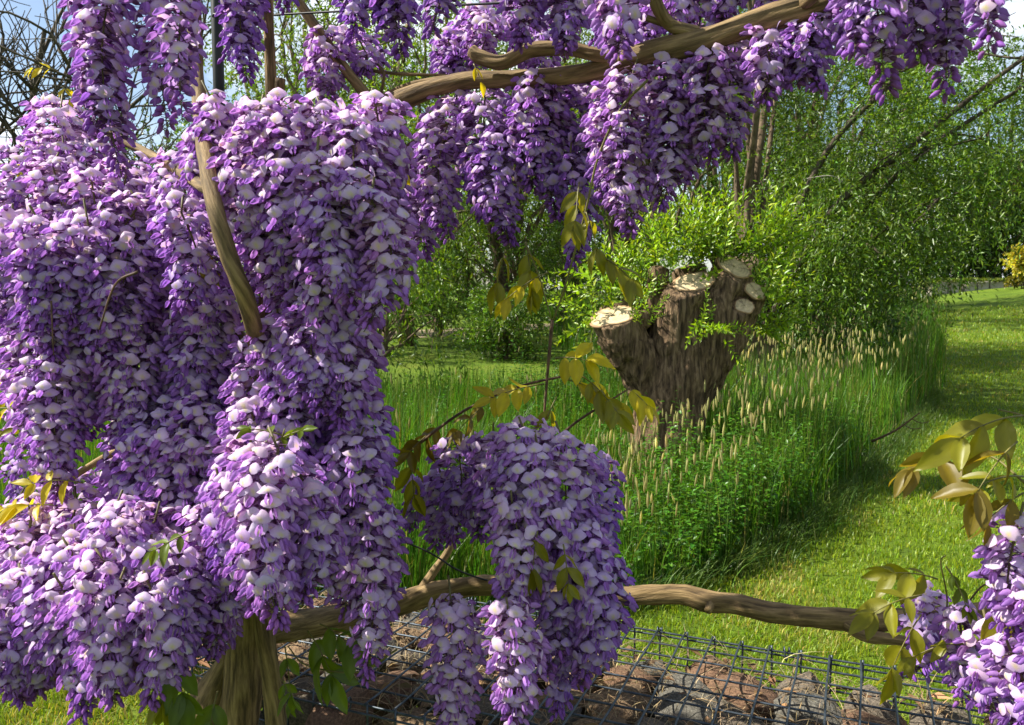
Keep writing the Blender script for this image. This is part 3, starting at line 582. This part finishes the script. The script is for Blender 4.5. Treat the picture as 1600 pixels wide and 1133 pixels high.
branch('branch', [(584, 190, 1.60, .026), (596, 178, 1.60, .0275), (640, 152, 1.60, .0225), (720, 127, 1.60, .0195), (800, 123, 1.60, .0185), (880, 119, 1.59, .019), (950, 106, 1.58, .020), (1010, 84, 1.57, .0225), (1100, 63, 1.56, .022), (1200, 30, 1.55, .0225), (1310, -5, 1.54, .021), (1450, -70, 1.52, .02), (1680, -150, 1.5, .018)], seg=14, lump=.18, seed=14)
branch('branch', [(737, 79, 1.56, .0125), (752, 90, 1.56, .0150), (785, 97, 1.56, .0145), (830, 78, 1.56, .0145), (890, 76, 1.56, .0140), (935, 86, 1.56, .0145), (985, 96, 1.58, .013)], seg=11, lump=.22, seed=16)
branch('branch', [(440, -40, 1.52, .0095), (490, 38, 1.55, .0115), (545, 115, 1.58, .012), (592, 172, 1.60, .014)], seg=10, seed=17)
branch('branch', [(1018, -20, 1.5, .011), (1030, 15, 1.52, .012), (1050, 40, 1.55, .012), (1090, 52, 1.56, .013)], seg=10, seed=18)
branch('branch', [(1010, 28, 1.53, .006), (1050, 42, 1.55, .006)], seg=8, seed=19)
branch('twig', [(552, 178, 1.62, .006), (600, 150, 1.63, .007), (650, 130, 1.63, .0065), (735, 115, 1.66, .004)], seg=8, seed=20)
branch('twig', [(588, 178, 1.62, .004), (600, 120, 1.63, .004), (590, 100, 1.63, .003)], seg=6, seed=21)
branch('twig', [(560, 108, 1.63, .004), (620, 115, 1.66, .004), (700, 118, 1.68, .003)], seg=6, seed=22)
branch('twig', [(575, 262, 1.6, .009), (620, 240, 1.62, .009), (670, 228, 1.63, .008), (735, 208, 1.66, .006)], seg=9, seed=23)
branch('twig', [(620, 240, 1.62, .004), (660, 212, 1.63, .004), (705, 192, 1.65, .003)], seg=6, seed=24)
branch('branch', [(408, 985, 1.42, .032), (480, 975, 1.55, .034), (560, 960, 1.68, .032), (630, 942, 1.75, .029), (690, 924, 1.78, .0265), (750, 914, 1.80, .026), (800, 918, 1.82, .026), (870, 930, 1.84, .024), (960, 931, 1.86, .022), (1060, 927, 1.88, .021), (1105, 938, 1.88, .025), (1150, 945, 1.88, .022), (1210, 958, 1.88, .0225), (1290, 966, 1.88, .0235), (1345, 970, 1.88, .026), (1400, 968, 1.88, .0225), (1470, 962, 1.88, .019), (1580, 950, 1.88, .016), (1760, 935, 1.88, .014), (2300, 900, 1.88, .010)], seg=14, lump=.24, seed=30)
branch('branch', [(1325, 975, 1.87, .018), (1352, 992, 1.85, .015), (1400, 1000, 1.84, .012), (1470, 1012, 1.83, .010), (1540, 1010, 1.82, .009), (1640, 1000, 1.8, .008), (2000, 985, 1.8, .005)], seg=10, seed=32)
branch('branch', [(655, 928, 1.76, .012), (680, 890, 1.80, .011), (705, 850, 1.84, .010), (720, 780, 1.86, .008)], seg=9, seed=33)
branch('branch', [(800, 920, 1.82, .012), (830, 860, 1.72, .011), (845, 780, 1.62, .009), (848, 700, 1.6, .007)], seg=9, seed=34)
branch('stub', [(1112, 940, 1.87, .012), (1106, 955, 1.84, .009)], seg=8, seed=35)
# branches just above the frame that carry the hanging racemes, and inside the flower mass
branch('branch', [(300, -60, 1.3, .012), (230, -110, 1.1, .011), (120, -120, .95, .009), (20, -110, .9, .007)], seg=8, seed=36)
branch('branch', [(414, -100, 1.44, .010), (540, -130, 1.35, .010), (700, -130, 1.3, .009), (860, -120, 1.3, .009), (1000, -110, 1.3, .008)], seg=8, seed=37)
branch('branch', [(1250, 10, 1.55, .012), (1340, -60, 1.35, .011), (1450, -110, 1.2, .010), (1600, -130, 1.15, .008)], seg=8, seed=38)
branch('branch', [(330, 300, 1.06, .010), (250, 250, 1.3, .010), (150, 200, 1.35, .009), (70, 170, 1.4, .007)], seg=8, seed=39)
branch('branch', [(404, 560, 1.25, .012), (300, 450, 1.4, .010), (180, 430, 1.4, .009), (80, 440, 1.38, .007)], seg=8, seed=40)
branch('branch', [(402, 700, 1.42, .012), (300, 720, 1.36, .010), (200, 700, 1.3, .009), (90, 760, 1.25, .007)], seg=8, seed=41)
branch('branch', [(405, 640, 1.42, .012), (470, 520, 1.44, .010), (540, 470, 1.46, .008)], seg=8, seed=42)
branch('branch', [(402, 780, 1.40, .012), (480, 700, 1.38, .010), (560, 680, 1.45, .008)], seg=8, seed=43)
branch('branch', [(353, 390, 1.04, .009), (320, 350, 1.3, .008), (270, 330, 1.35, .006)], seg=8, seed=44)

# --- flower prototypes (frame: Y outwards, Z up)
def flower_proto(tilt, openness=1.0):
    Vs, Ts, Cs, Kd = [], [], [], []
    def add(V, T, C):
        k = sum(len(a_) for a_ in Vs); Vs.append(np.array(V)); Ts.append(np.array(T)+k); Cs.append(np.array(C))
    tl = R(tilt); rows = [0, .3, .62, .88, 1]; hw = [.0024, .0104, .0142, .0118, .0060]; V, C = [], []
    for t_, w_ in zip(rows, hw):
        for s in (-1, -.55, 0, .55, 1):
            ln = .0205*t_-(.0016 if s == 0 and t_ == 1 else 0); curl = .0042*s*s*(.3+t_)*openness; xq = w_*s
            yq = .006+.004*math.sin(t_*2.2)-math.sin(tl)*ln*t_**.4+curl*-.35; zq = .002+math.cos(tl)*ln-curl+.0022*t_*(1-abs(s))
            V.append((xq, yq, zq))
            c = np.array([1., 1, 1]) if t_ > .2 else np.array([.95, .95, .9])
            if s == 0 and .2 < t_ < .5: c = np.array([1.05, 1.2, .42])
            elif abs(s) == 1 or t_ == 1: c = np.array([.9, .84, .98])
            C.append(c)
    add(V, quads_to_tris(5, 5), C)
    for sgn in (-1, 1):                                         # wings
        V, C = [], []
        for i, l_ in enumerate((0, .4, .75, 1)):
            for s in (-1, 0, 1):
                hh_ = (.0016, .0046, .0046, .0012)[i]; V.append((sgn*((.0012, .0046, .0050, .0024)[i]*(1-.55*abs(s))), .005+.0155*l_, -.001-.0085*l_*l_+hh_*s)); C.append((.80-.25*l_, .58-.26*l_, .91-.15*l_))
        add(V, quads_to_tris(4, 3), C)
    a_ = np.arange(5)/5*2*np.pi; V = [(math.cos(q)*r_, y_, math.sin(q)*r_) for y_, r_ in ((-.003, .0009), (.001, .0034), (.0065, .0036)) for q in a_]
    add(V, quads_to_tris(3, 5, 0, True), [(.32, .16, .34)]*15)
    a_ = np.arange(3)/3*2*np.pi; V = [(math.cos(q)*.0008, y_, z_+math.sin(q)*.0008) for y_, z_ in ((-.028, .008), (-.012, .003), (-.003, 0)) for q in a_]
    add(V, quads_to_tris(3, 3, 0, True), [(.30, .2, .25)]*9)
    return np.vstack(Vs), np.vstack(Ts), np.vstack(Cs)
PROT = [flower_proto(18), flower_proto(38), flower_proto(55, .7), flower_proto(68, 1.2)]
def bud_proto():
    a_ = np.arange(6)/6*2*np.pi; V = [(math.cos(q)*r_, y_, z_+math.sin(q)*r_*1.3) for y_, r_, z_ in ((0, .001, 0), (.003, .0032, -.0006), (.008, .0042, -.0028), (.013, .0030, -.0058), (.016, .0006, -.008)) for q in a_]
    C = [(.55, .32, .5)]*12+[(.72, .45, .86)]*18; T = quads_to_tris(5, 6, 0, True)
    a2 = np.arange(3)/3*2*np.pi; V2 = [(math.cos(q)*.0007, y_, z_+math.sin(q)*.0007) for y_, z_ in ((-.018, .005), (0, 0)) for q in a2]
    return np.vstack([V, V2]), np.vstack([T, quads_to_tris(2, 3, 30, True)]), np.vstack([C, [(.3, .22, .25)]*6])
BUD = bud_proto()
LIL = np.array([.72, .60, .76]); VIO = np.array([.46, .32, .63]); PINK = np.array([.78, .61, .70])
ALLF = []                                                       # (raceme index, proto, M3, loc, tint)
RAC = []
def raceme(x0, y0, x1, y1, w_, v0, v1=None, tone=.3, dens=1.0, bud=.16):
    v1 = v0-.01 if v1 is None else v1
    A, B = PV(x0, y0, v0), PV(x1, y1, v1); d_ = (A-C0) @ FW; Rr = np.clip(w_*.5*d_/F, .026, .078); Lg = np.linalg.norm(B-A)
    sag = rng.normal(0, .02, 3)*np.array([1, 1, .2]); t_ = np.linspace(0, 1, 11)[:, None]; path = A*(1-t_)+B*t_+sag*np.sin(np.pi*t_)
    st = np.vstack([A+np.array([0, 0, .03])+rng.normal(0, .01, 3), path]); ri = len(RAC)
    o = link('raceme', mesh_np('raceme', *tube(st, np.linspace(.0022, .0008, 12), 5), None, M_rach), vine); RAC.append(o)
    n = int(dens*.66*2*np.pi*Rr*.8*Lg/.0172**2)+6; n = min(n, 190)
    tt = (np.arange(n)+rng.random(n))/n; tt = tt**.92
    c = np.stack([np.interp(tt, t_[:, 0], path[:, i]) for i in range(3)], 1)
    az = np.arange(n)*2.39996+rng.normal(0, .35, n)+ri
    prof = np.interp(tt, [0, .12, .45, .8, 1], [.72, .98, 1.0, .66, .2]); ra = Rr*prof*rng.uniform(.66, 1.05, n)
    elev = rng.normal(.12, .22, n)-.25*tt
    Y = np.stack([np.cos(az)*np.cos(elev), np.sin(az)*np.cos(elev), np.sin(elev)], 1); isb = tt > 1-bud*rng.uniform(.6, 1.3, n)
    loc = c+Y*np.maximum(ra-.012, .006)[:, None]+np.array([0, 0, .004])
    up = np.array([0, 0, 1.])+rng.normal(0, .22, (n, 3)); X = norm(np.cross(Y, up)); Z = np.cross(X, Y)
    s = rng.uniform(.86, 1.16, n)*np.interp(tt, [0, .6, 1], [1.06, 1, .78])
    M = np.stack([X, Y, Z], 2)*s[:, None, None]
    k = np.clip(tone+.55*(tt-.45)+rng.normal(0, .16, n), 0, 1)[:, None]; pk = np.clip(rng.normal(.45, .3, n), 0, 1)[:, None]
    tint = (LIL*(1-pk)+PINK*pk)*(1-k)+VIO*k; tint = tint*np.exp(rng.normal(0, .07, (n, 1)))
    tint[isb] = tint[isb]*np.array([.85, .68, .88])
    pr = rng.choice(4, n, p=[.25, .3, .25, .2]); pr[isb] = 4
    # buds point downwards
    for i in range(n): ALLF.append((ri, pr[i], M[i], loc[i], tint[i]))
def fill(n, x0, x1, y0, y1, L0, L1, w0, w1, v0, v1, tone=.35, dens=.95):
    cols = max(1, int(round(math.sqrt(n*(x1-x0)/max(y1-y0, 1))))); rows = math.ceil(n/cols); k = 0
    for i in range(rows):
        for j in range(cols):
            if k >= n: return
            k += 1; x = x0+(x1-x0)*(j+.5+rng.uniform(-.35, .35))/cols; y = y0+(y1-y0)*(i+.5+rng.uniform(-.35, .35))/rows; Lq = rng.uniform(L0, L1)
            raceme(x, y, x+rng.normal(0, 14), y+Lq, rng.uniform(w0, w1), rng.uniform(v0, v1), None, float(np.clip(tone+rng.normal(0, .1), 0, 1)), dens)
# top left, close to the lens, loose
for q in ((150, -120, 145, 205, 95), (205, -110, 190, 275, 105), (262, -120, 262, 205, 100), (300, -90, 285, 190, 80)): raceme(*q, rng.uniform(.86, .98), None, .32, .72)
for q in ((360, -60, 352, 95, 80), (392, -70, 388, 130, 80), (455, -120, 445, 20, 70), (545, -130, 552, 62, 85), (612, -140, 628, 92, 95), (668, -130, 672, 60, 85), (585, -100, 590, 40, 80)): raceme(*q, rng.uniform(1.25, 1.4), None, .6, .8)
raceme(520, 60, 512, 170, 85, 1.6, None, .15); raceme(560, 60, 560, 120, 70, 1.62, None, .3)
raceme(85, 175, 80, 330, 100, 1.35, None, .02); raceme(95, 170, 130, 400, 120, 1.3, None, .02)
# left mass
fill(9, 0, 300, 225, 330, 190, 240, 105, 130, 1.18, 1.34, .12)
fill(8, -10, 310, 320, 420, 140, 200, 100, 125, 1.08, 1.2, .42)
fill(9, 375, 595, 150, 250, 210, 260, 105, 130, 1.12, 1.3, .2)
fill(6, 430, 590, 250, 330, 150, 210, 95, 115, 1.05, 1.2, .38)
fill(3, 310, 345, 150, 230, 100, 140, 85, 100, 1.12, 1.2, .25)
fill(7, 55, 215, 455, 580, 160, 230, 105, 125, 1.1, 1.25, .1)
fill(5, 255, 370, 430, 540, 190, 240, 95, 115, 1.2, 1.32, .45)
fill(7, 420, 575, 430, 570, 170, 230, 100, 120, 1.15, 1.3, .25)
raceme(560, 430, 570, 640, 80, 1.3, None, .3); raceme(590, 200, 605, 330, 75, 1.35, None, .7); raceme(575, 260, 590, 440, 90, 1.35, None, .45)
fill(9, 200, 400, 610, 740, 170, 230, 100, 120, 1.12, 1.26, .3)
fill(6, 430, 570, 600, 700, 180, 240, 100, 120, 1.16, 1.3, .4)
fill(10, 10, 330, 770, 880, 180, 230, 105, 130, 1.0, 1.16, .2)
fill(5, 20, 180, 860, 920, 160, 200, 95, 120, .95, 1.05, .12)
fill(6, 0, 250, 905, 945, 160, 200, 95, 115, .93, 1.0, .15)
fill(5, 190, 330, 850, 900, 150, 190, 95, 115, 1.0, 1.1, .45)
raceme(395, 700, 400, 965, 120, 1.0, None, .05); raceme(435, 705, 440, 985, 120, .98, None, .12); raceme(470, 745, 470, 950, 95, 1.02, None, .35); raceme(345, 760, 345, 900, 85, 1.0, None, .55)
raceme(560, 760, 572, 1065, 105, 1.2, None, .15); raceme(525, 790, 540, 960, 90, 1.22, None, .25); raceme(590, 800, 598, 985, 85, 1.28, None, .3); raceme(510, 760, 500, 900, 90, 1.2, None, .4)
# back of the mass, so that little shows through
fill(20, 30, 580, 250, 700, 180, 240, 100, 120, 1.42, 1.56, .5, .7)
fill(8, 60, 380, 700, 840, 170, 220, 100, 120, 1.3, 1.4, .5, .7)
# middle lower cluster
for q in ((770, 690, 745, 845, 95, 1.5, .45), (715, 700, 705, 850, 95, 1.52, .55), (690, 745, 680, 860, 70, 1.56, .6), (820, 675, 808, 890, 120, 1.4, .15), (880, 690, 890, 930, 120, 1.42, .35), (925, 720, 945, 880, 85, 1.5, .75), (800, 790, 790, 990, 95, 1.32, .1), (850, 800, 850, 1060, 125, 1.34, .35),
          (905, 830, 905, 1075, 110, 1.38, .5), (935, 860, 930, 1020, 80, 1.42, .7), (795, 960, 798, 1150, 100, 1.22, .02), (705, 945, 712, 1165, 95, 1.3, .25), (880, 960, 870, 1120, 75, 1.4, .75), (655, 760, 640, 830, 60, 1.6, .8), (840, 700, 845, 830, 120, 1.38, .15)): raceme(*q[:6], None, q[6])
# upper hanging curtain
for q in ((672, 235, 664, 405, 90, 1.66, .12), (650, 285, 640, 360, 50, 1.7, .4), (712, 160, 700, 375, 95, 1.62, .2), (757, 150, 755, 345, 95, 1.64, .4), (795, 200, 800, 385, 90, 1.62, .55), (835, 130, 832, 300, 95, 1.6, .35), (868, 130, 872, 345, 90, 1.62, .5), (905, 130, 905, 300, 80, 1.68, .65), (890, 250, 892, 420, 65, 1.6, .8), (950, 130, 955, 330, 90, 1.62, .3), (990, 110, 985, 372, 105, 1.55, .12), (1035, 110, 1030, 330, 95, 1.58, .3),
          (1075, 95, 1070, 290, 95, 1.6, .35), (1110, 90, 1112, 255, 90, 1.56, .2), (1150, 80, 1145, 250, 85, 1.6, .35), (1195, 60, 1195, 165, 85, 1.55, .3), (1240, 50, 1238, 140, 80, 1.55, .4), (1285, 30, 1285, 145, 75, 1.55, .5), (1320, 10, 1318, 90, 70, 1.52, .5), (760, 20, 742, 100, 90, 1.7, .15), (700, 60, 690, 130, 70, 1.75, .4), (740, 30, 720, 150, 80, 1.78, .3),
          (820, -90, 815, 75, 95, 1.4, .3), (880, -90, 882, 85, 95, 1.4, .4), (930, -80, 930, 70, 90, 1.5, .2), (968, -120, 968, 95, 105, 1.15, .2), (1070, -90, 1072, 60, 95, 1.7, .1), (1130, -100, 1130, 45, 95, 1.7, .2), (1195, -110, 1195, 30, 90, 1.7, .25), (1250, -110, 1252, 10, 80, 1.7, .4), (1030, 10, 1026, 100, 60, 1.72, .4), (850, 20, 850, 120, 100, 1.75, .3), (1000, 0, 1000, 120, 90, 1.78, .3), (1100, 10, 1105, 130, 110, 1.74, .25)): raceme(*q[:6], None, q[6])
for q in ((1365, -150, 1385, 150, 110), (1425, -150, 1440, 105, 105), (1475, -150, 1478, 150, 105), (1535, -160, 1545, 85, 85), (1330, -150, 1335, 90, 80)): raceme(*q, rng.uniform(1.12, 1.25), None, .3, .75)
# right edge cluster
for q in ((1590, 820, 1588, 1000, 100, 1.35, .25), (1560, 880, 1562, 1010, 80, 1.5, .2), (1610, 930, 1605, 1150, 110, 1.3, .4), (1545, 985, 1550, 1120, 95, 1.45, .35), (1500, 960, 1505, 1100, 80, 1.55, .4), (1420, 975, 1410, 1060, 65, 1.65, .75), (1450, 930, 1452, 1020, 70, 1.75, .25), (1580, 1020, 1575, 1160, 100, 1.35, .35)): raceme(*q[:6], None, q[6], .9)

# --- which 300 blossoms show largest: nearest one in each picture cell
big = {}
for i, (ri, pr, M, loc, tint) in enumerate(ALLF):
    if pr == 4: continue
    px, py, d = proj(loc)
    if -5 < px < 1605 and -5 < py < 1138:
        key = (int(px//26), int(py//26)); s = np.linalg.norm(M[:, 0])/d
        if key not in big or big[key][0] < s: big[key] = (s, i)
chosen = {i for s, i in sorted(big.values(), reverse=True)[:300]}
per = {}
for i, f in enumerate(ALLF):
    if i not in chosen: per.setdefault((f[0], f[1]), []).append(f)
for ri, o in enumerate(RAC):
    g = []
    for pr in range(5):
        fs = per.get((ri, pr))
        if fs:
            PVv, PT, PC = BUD if pr == 4 else PROT[pr]; g.append(bulk(PVv, PT, PC, np.array([f[2] for f in fs]), np.array([f[3] for f in fs]), np.array([f[4] for f in fs])))
    V, T, C = cat(g); link('blossom_mass', mesh_np('blossom_mass', V, T, C, M_flower), o, kind='stuff')
fl_me = {}
for i in sorted(chosen):
    ri, pr, M, loc, tint = ALLF[i]; q = tuple((np.round(tint*14)/14).tolist()); key = (pr, q)
    if key not in fl_me: PVv, PT, PC = PROT[pr]; fl_me[key] = mesh_np('flower', PVv, PT, PC*np.array(q), M_flower)
    M4 = Matrix([[*M[r_], loc[r_]] for r_ in range(3)]+[[0, 0, 0, 1]]); link('flower', fl_me[key], RAC[ri], M4)

# --- leaves: a stalk (part) with separate leaflets (sub-parts)
def leaflet_proto(seed, tint):
    rs = np.random.default_rng(seed); V, C = [], []; fold = rs.uniform(.25, .6); cv = rs.uniform(-.1, .35); wv = rs.uniform(0, 6)
    for t_, w_ in zip((0, .12, .3, .5, .7, .87, 1), (.012, .10, .17, .185, .145, .07, .004)):
        for s in (-1, -.5, 0, .5, 1):
            V.append((w_*s, t_, abs(s)*w_*fold-cv*t_*t_+.018*math.sin(9*t_+wv+s))); C.append(np.array(tint)*(1.18 if s == 0 else 1)*(1+.08*math.sin(t_*20+abs(s)*4)))
    return mesh_np('leaflet', V, quads_to_tris(7, 5), C, M_young)
TN = {'y': (.50, .43, .012), 'o': (.24, .235, .012), 'g': (.12, .18, .014), 'b': (.19, .145, .014)}
LM = {k: [leaflet_proto(i+11*len(k), np.array(t_)*(.85+.1*i)) for i in range(4)] for k, t_ in TN.items()}
TOC = -FW
def leaf(px, py, v, ang, length, pairs, tone='o', droop=.6, ll=.055, face=.25):
    """stalk leaves (px, py) at ang degrees clockwise from picture right"""
    b_ = PV(px, py, v); dr = norm(RT*math.cos(R(ang))-UP*math.sin(R(ang))+TOC*rng.normal(face, .25)); n_ = 8; t_ = np.linspace(0, 1, n_)[:, None]
    pts = b_+dr*length*t_+np.array([0, 0, -1.])*length*.45*droop*t_**2
    o = link('leaf', mesh_np('leaf', *tube(pts, np.linspace(.0016, .0007, n_), 5), None, M_twig), vine)
    side = norm(np.cross(dr, np.array([0, 0, 1.])+TOC*.6+rng.normal(0, .25, 3)))
    items = [(.3+.65*i/max(pairs-1, 1), s) for i in range(pairs) for s in (-1, 1)]+[(1., 0)]
    for tp, s in items:
        q = np.array([np.interp(tp, t_[:, 0], pts[:, k]) for k in range(3)]); dd = norm(side*s*.75+dr*(.45 if s else 1)+np.array([0, 0, -droop])*rng.uniform(.6, 1.3)+rng.normal(0, .16, 3))
        nr = norm(np.array([0, 0, .8])+TOC*.7+rng.normal(0, .4, 3)); X = norm(np.cross(dd, nr)); Z = np.cross(X, dd); L_ = ll*rng.uniform(.8, 1.2)*(1.1 if .4 < tp < .9 else .9)
        M4 = Matrix([[X[k]*L_*1.15, dd[k]*L_, Z[k]*L_, q[k]] for k in range(3)]+[[0, 0, 0, 1]]); link('leaflet', LM[tone][rng.integers(4)], o, M4)
for q in ((822, 378, 1.5, 80, .07, 3, 'o', 1.0, .06), (858, 425, 1.5, 160, .09, 3, 'y', .6, .045), (905, 285, 1.5, 100, .07, 3, 'o', .9, .055), (915, 330, 1.5, 70, .06, 2, 'o', .9, .05), (935, 400, 1.5, 20, .07, 3, 'o', .9, .055), (868, 560, 1.5, -10, .07, 3, 'y', .5, .06), (850, 600, 1.5, 175, .11, 4, 'y', .35, .055), (880, 592, 1.5, 10, .10, 4, 'y', .6, .055), (905, 585, 1.5, 30, .09, 4, 'o', .8, .055), (870, 620, 1.5, 120, .09, 4, 'o', .8, .055), (975, 605, 1.55, 20, .05, 3, 'y', .9, .05),
          (770, 625, 1.55, 150, .09, 3, 'b', .6, .05), (700, 660, 1.55, 160, .10, 4, 'b', .7, .055), (640, 715, 1.5, 80, .06, 3, 'o', .9, .06), (600, 735, 1.5, 120, .05, 3, 'o', .9, .05), (790, 390, 1.5, 110, .05, 2, 'o', 1, .06),
          (612, 205, 1.5, 150, .04, 3, 'y', .9, .07), (595, 215, 1.48, 60, .04, 2, 'y', 1.0, .07), (560, 145, 1.55, 70, .05, 2, 'y', .9, .045),
          (1600, 650, 1.35, 180, .10, 3, 'o', .7, .07), (1590, 690, 1.3, 150, .08, 2, 'b', .8, .06), (1540, 705, 1.4, 185, .13, 3, 'b', .6, .058), (1600, 745, 1.35, 190, .10, 3, 'o', .6, .045), (1600, 770, 1.35, 150, .06, 2, 'b', .6, .05),
          (1465, 905, 1.55, 200, .08, 3, 'o', .5, .055), (1478, 885, 1.55, 60, .05, 3, 'g', 1.2, .03), (1440, 960, 1.55, 130, .09, 3, 'o', .7, .06), (1440, 930, 1.5, 180, .10, 3, 'o', .5, .055), (1530, 930, 1.45, 30, .10, 3, 'o', .9, .06), (1560, 925, 1.42, 90, .07, 2, 'o', .9, .06), (1500, 1005, 1.5, 170, .07, 2, 'o', .8, .045),
          (480, 985, 1.28, 40, .08, 3, 'g', .9, .075), (500, 975, 1.28, 10, .07, 3, 'g', .8, .07), (445, 1010, 1.26, 80, .07, 2, 'g', .9, .05), (440, 1060, 1.3, 60, .04, 2, 'g', .7, .035), (255, 990, 1.0, 60, .08, 3, 'g', .9, .06), (270, 1000, 1.0, 100, .07, 2, 'o', 1.0, .06), (340, 1080, 1.2, 100, .07, 3, 'g', 1.0, .07), (300, 1090, 1.2, 130, .06, 3, 'g', 1, .055),
          (90, 790, 1.1, 190, .10, 4, 'y', .4, .055), (60, 810, 1.15, 170, .10, 4, 'y', .5, .05), (130, 755, 1.1, 200, .09, 3, 'y', .6, .045), (45, 600, 1.25, 185, .10, 4, 'y', .5, .055), (30, 640, 1.3, 190, .10, 4, 'y', .5, .05), (40, 665, 1.25, 170, .08, 3, 'o', .4, .04), (15, 250, 1.35, 40, .06, 3, 'y', .3, .03), (90, 110, 1.3, 190, .05, 3, 'y', .5, .035), (96, 135, 1.3, 30, .04, 2, 'y', .6, .03), (430, 690, 1.0, -30, .05, 3, 'g', .3, .03), (440, 680, 1.0, 200, .05, 2, 'g', .3, .03), (318, 385, 1.15, 60, .03, 3, 'o', 1.0, .035),
          (840, 830, 1.3, 100, .05, 2, 'o', .9, .045), (880, 850, 1.3, 80, .05, 3, 'o', 1.0, .04), (740, 100, 1.5, 60, .03, 1, 'y', .9, .03), (300, 830, 1.0, 160, .06, 3, 'g', .3, .035)): leaf(*q)
# young shoots and thin twigs that carry the leaves
for q, r_, mt in ((((1012, 125, 1.5), (970, 170, 1.5), (935, 245, 1.5), (915, 330, 1.5), (885, 440, 1.5), (865, 500, 1.5)), .0028, M_twig), (((863, 500, 1.5), (855, 590, 1.5), (848, 680, 1.5)), .0036, M_brown), (((820, 378, 1.5), (838, 420, 1.5), (862, 500, 1.5)), .002, M_twig),
                  (((582, 745, 1.5), (640, 705, 1.5), (720, 645, 1.5), (800, 608, 1.5), (860, 592, 1.5), (905, 585, 1.5)), .0035, M_brown), (((845, 705, 1.52), (900, 660, 1.52), (950, 628, 1.53), (985, 606, 1.55)), .003, M_brown), (((935, 400, 1.5), (900, 420, 1.5), (868, 490, 1.5)), .0016, M_twig),
                  (((1640, 790, 1.35), (1590, 745, 1.37), (1545, 712, 1.4), (1470, 705, 1.42)), .0022, M_twig), (((1640, 670, 1.33), (1600, 650, 1.35), (1560, 640, 1.37)), .002, M_twig), (((1640, 985, 1.4), (1560, 1000, 1.48), (1480, 1008, 1.55), (1420, 1030, 1.6)), .004, M_vine),
                  (((1470, 1000, 1.6), (1480, 940, 1.56), (1470, 880, 1.55), (1478, 868, 1.55)), .0018, M_twig), (((1500, 960, 1.6), (1530, 920, 1.6), (1552, 908, 1.6)), .002, M_brown), (((425, 780, 1.0), (430, 720, 1.0), (445, 670, 1.0)), .002, M_twig), (((620, 1015, 1.25), (560, 1050, 1.27), (480, 1040, 1.27), (450, 1010, 1.28)), .002, M_twig),
                  (((-40, 840, 1.2), (20, 790, 1.2), (50, 740, 1.2)), .0022, M_twig), (((800, 950, 1.25), (806, 1000, 1.24), (812, 1060, 1.22)), .003, M_twig), (((-30, 250, 1.4), (40, 265, 1.35), (90, 290, 1.3)), .0025, M_brown), (((80, 470, 1.05), (82, 520, 1.05), (84, 555, 1.05)), .0018, M_brown), (((215, 425, 1.03), (180, 445, 1.03), (155, 515, 1.03)), .0025, M_brown)):
    pts = catmull([PV(*a_) for a_ in q], 6); link('young_shoot', mesh_np('young_shoot', *tube(pts, np.linspace(r_, r_*.6, len(pts)), 6), None, mt), vine)
print('TRIS', sum(len(o.data.polygons) for o in sc.objects if o.type == 'MESH'), 'OBJ', len(sc.objects), 'FLOW', len(ALLF), 'RAC', len(RAC))
